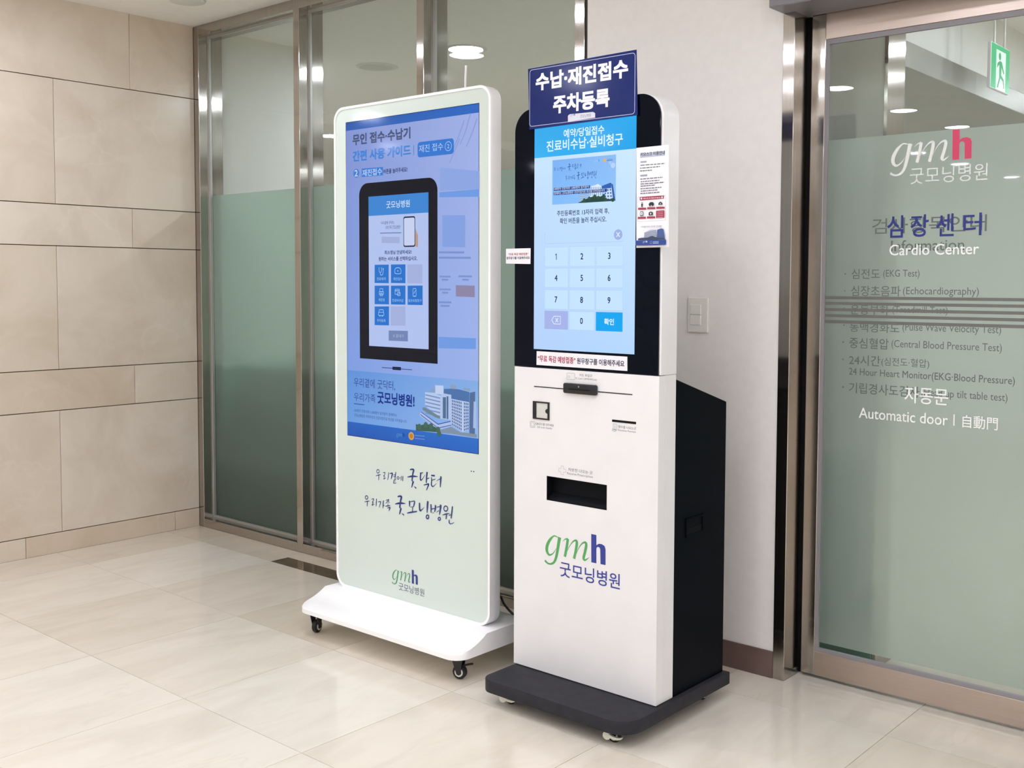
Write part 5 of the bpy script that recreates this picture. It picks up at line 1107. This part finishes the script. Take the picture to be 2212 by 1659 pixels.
a = bb(KI['qr']); A.ringline(rrect(a[0], a[1], a[2], a[3], .003, 3), .0008, ic); A.ringline(rrect(a[0] + .004, a[1] - .004, a[2] + .004, a[3] - .004, .001, 3), .0006, ic)
caption(2, 'grey code reader caption with outline icon')
a = bb(KI['rec']); A.ringline(rrect(a[0] + .002, a[1], a[2] + .004, a[3], .002, 3), .0008, ic); A.ringline(rrect(a[0] - .002, a[1] - .003, a[2], a[2] + .006, .003, 4), .0008, ic)
for k in range(3): A.rect(a[0] + .006, a[1] - .004, a[3] - .006 - .004 * k, a[3] - .0053 - .004 * k, ic)
caption(3, 'grey receipt caption with outline icon')
(cx, cz), (cx1, _), (_, cz1) = KI['cross']; rx, rz = cx1 - cx, cz1 - cz; q = .36
A.ringline([(cx - rx * q, cz - rz), (cx + rx * q, cz - rz), (cx + rx * q, cz - rz * q), (cx + rx, cz - rz * q), (cx + rx, cz + rz * q), (cx + rx * q, cz + rz * q), (cx + rx * q, cz + rz), (cx - rx * q, cz + rz), (cx - rx * q, cz + rz * q), (cx - rx, cz + rz * q), (cx - rx, cz - rz * q), (cx - rx * q, cz - rz * q)], .0008, ic)
caption(4, 'grey prescription caption with cross icon')
A = Art(KY - .0003)
A.logo(-2.1405, .4755, .2440, '52a55c', '2d3c93'); A.text(DATA['KLOGO']['k'], '2d3c93', bold=.008)
A.build('emblem', M['ink'], kio, label='large green and navy three letter emblem')

# ================================================================== signs and notices stuck to the kiosk
sq = DATA['SIGNQ']
sg = empty('notice_sign', (-2.0, KY - .006, 1.811), label='navy sign board with big white lettering above the kiosk screen', cat='sign')
MB().prism([sq[3], sq[2], sq[1], sq[0]], KY - .0065, KY - .0045, 'y').build('board', M['sign_blue'], sg)
for a, b in ((-2.19, -2.15), (-1.84, -1.80)):
    MB().box(a, b, KY - .0046, KY - .0005, 1.82, 1.85).build('adhesive_pad', M['laminate'], sg)
A = Art(KY - .0067)
A.ringline(rrect(-2.2010, -1.8010, 1.8175, 1.9935, .010, 5), .0016, 'c6cce6')
A.poly(DATA['SIGNTAB'], 'd6d8e4')
for it, b, c in zip(DATA['SIGN'], (.038, .038, 0), ('eef0fa', 'eef0fa', '5c6890')): A.text(it, c, bold=b)
A.logo(-2.0395, 1.8345, .0205, '8f9bb0', '2f4690')
A.build('lettering', M['ink_gloss'], sg)

def flat_notice(name, q, label, th=.0012, y=KY - .0022):
    t = empty(name, ((q[0][0] + q[1][0]) / 2, y, min(p[1] for p in q)), label=label, cat='notice')
    MB().prism(q, y - th / 2, y + th / 2, 'y').build('card', M['card'], t)
    return t
t = flat_notice('paper_notice', DATA['STRIPQ'], 'long white notice strip with red and navy lettering under the kiosk screen', y=KY - .0012)
A = Art(KY - .0020)
for it, c in zip(DATA['STRIP'], ('a3284c', '23284e')): A.text(it, c, bold=.02)
A.build('lettering', M['ink'], t)
t = flat_notice('paper_notice', DATA['NOTEQ'], 'small white two line notice sticking out over the left edge of the kiosk', y=KY - .0012)
A = Art(KY - .0020)
for it, c in zip(DATA['NOTE'], ('a3284c', '23284e')): A.text(it, c, bold=.02)
A.build('lettering', M['ink'], t)
GQ = DATA['GQ']
t = flat_notice('guide_card', GQ['outer'], 'tall laminated user guide card taped to the right edge of the kiosk', th=.0014, y=KY - .0014)
A = Art(KY - .0023)
A.poly(GQ['card'], 'f1eff4'); A.poly(GQ['hd'], 'b4bacd'); A.same(GQ['heads'], '9a9eb2'); A.text(DATA['GT'][0], '2c3354', bold=.02)
def broken(q, seed):
    rnd = random.Random(seed); out = []; u = 0
    while u < 1:
        w = rnd.uniform(.06, .2); v = min(u + w, 1); a, b, c, d = (Vector(p) for p in q)
        out.append([tuple(a.lerp(b, u)), tuple(a.lerp(b, v)), tuple(d.lerp(c, v)), tuple(d.lerp(c, u))]); u = v + .03
    return out
for i, q in enumerate(GQ['lines']): A.same(broken(q, i), '6c6f80')
fr = bb(GQ['frame']); A.ringline(rrect(fr[0], fr[1], fr[2], fr[3], .004, 3), .0006, '9a8f98')
A.poly(GQ['red'], '9c3048'); rd = bb(GQ['red']); A.same(broken([(rd[0] + .012, rd[2] + .0035), (rd[1] - .012, rd[2] + .0035), (rd[1] - .012, rd[3] - .004), (rd[0] + .012, rd[3] - .004)], 77), 'd8b4bc')
for s in (rd[0] + .006, rd[1] - .006): A.disc(s, (rd[2] + rd[3]) / 2, .003, 'f0e4e8', 10)
A.same(GQ['caps'], '9c3048'); A.poly(GQ['rbox'], '9c3048'); rb = bb(GQ['rbox'])
for k in range(4): A.rect(rb[0] + .004, rb[1] - .004, rb[3] - .005 - .005 * k, rb[3] - .004 - .005 * k, 'd8b4bc')
i1, i2, i3, i4, i5 = GQ['icons']; k_ = '23242e'
A.disc(i1[0], i1[1] + .0055, .0017, k_, 10); A.poly([(i1[0] - .0015, i1[1] - .007), (i1[0] + .0015, i1[1] - .007), (i1[0] + .003, i1[1] + .002), (i1[0], i1[1] + .004), (i1[0] - .003, i1[1] + .002)], k_)
A.poly([(i2[0] - .009, i2[1] - .003), (i2[0] + .009, i2[1] - .003), (i2[0] + .009, i2[1] + .001), (i2[0] + .005, i2[1] + .0055), (i2[0] - .004, i2[1] + .0055), (i2[0] - .009, i2[1] + .001)], k_)
for s in (-.005, .005): A.disc(i2[0] + s, i2[1] - .0035, .0028, k_, 10)
A.poly([(i3[0] - .0075, i3[1] - .0035), (i3[0] + .0075, i3[1] - .0035), (i3[0] + .0055, i3[1] + .002), (i3[0], i3[1] + .0055), (i3[0] - .0055, i3[1] + .002)], k_); A.disc(i3[0], i3[1], .0016, 'f1eff4', 8)
A.poly(rrect(i4[0] - .0055, i4[0] + .0055, i4[1] - .006, i4[1] + .0065, .002, 3), k_); A.rect(i4[0] - .004, i4[0] + .004, i4[1] - .004, i4[1] + .0045, 'f1eff4'); A.disc(i4[0], i4[1], .0016, k_, 8)
A.poly(rrect(i5[0] - .007, i5[0] + .007, i5[1] - .005, i5[1] + .004, .001, 3), k_); A.rect(i5[0] - .003, i5[0] + .003, i5[1] + .004, i5[1] + .0055, k_); A.rect(i5[0] - .0028, i5[0] + .0028, i5[1] - .0012, i5[1] + .0006, 'f1eff4'); A.rect(i5[0] - .0009, i5[0] + .0009, i5[1] - .0032, i5[1] + .0026, 'f1eff4')
A.text(DATA['GT'][1], '4c5064'); A.poly(GQ['b1'], 'aab0c4'); A.same(cells([GQ['b1'][0], GQ['b1'][1], GQ['b1'][2], GQ['b1'][4]], 1, 5, 1, .4), '70789a'); A.poly(GQ['b2'], '3f5a94'); A.poly(GQ['tree'], '33405a')
nv = bb(GQ['navy']); A.poly(rrect(nv[0], nv[1], nv[2], nv[3] - .001, .003, 3, 'ab'), '24428e')
l = GQ['lg']; A.logo(l[0][0], l[0][1] + .001, .016, 'c6d4ee', 'f0f4fc'); A.ringline(rrect(l[2][0], l[3][0], l[2][1] - .003, l[2][1] + .004, .002, 3), .0006, 'b8c8ea')
A.rect(l[4][0], l[5][0], l[4][1] - .0005, l[4][1] + .0015, '9db2de'); A.rect(l[4][0], l[5][0], l[4][1] - .0045, l[4][1] - .0025, 'b8c8ea')
A.build('print', M['ink'], t)

# ================================================================== cable behind the totem
pts = [(-2.70, 2.715, .30), (-2.68, 2.80, .255), (-2.65, 2.89, .205), (-2.616, 2.92, .170), (-2.593, 2.92, .142), (-2.547, 2.93, .106), (-2.49, 2.99, .060), (-2.42, 3.06, .020), (-2.32, 3.11, .006), (-2.15, 3.15, .005), (-1.95, 3.19, .005), (-1.90, 3.225, .005)]
P = [Vector(p) for p in pts]; Q = []
for i in range(len(P) - 1):
    p0, p1, p2, p3 = P[max(i - 1, 0)], P[i], P[i + 1], P[min(i + 2, len(P) - 1)]
    for k in range(6):
        t_ = k / 6
        Q.append(0.5 * ((2 * p1) + (p2 - p0) * t_ + (2 * p0 - 5 * p1 + 4 * p2 - p3) * t_ * t_ + (3 * p1 - p0 - 3 * p2 + p3) * t_ ** 3))
MB().tube(Q + [P[-1]], .0045, 8).build('power_cable', M['cable'], tot, smooth=True, label='thin black power cable hanging behind the totem')
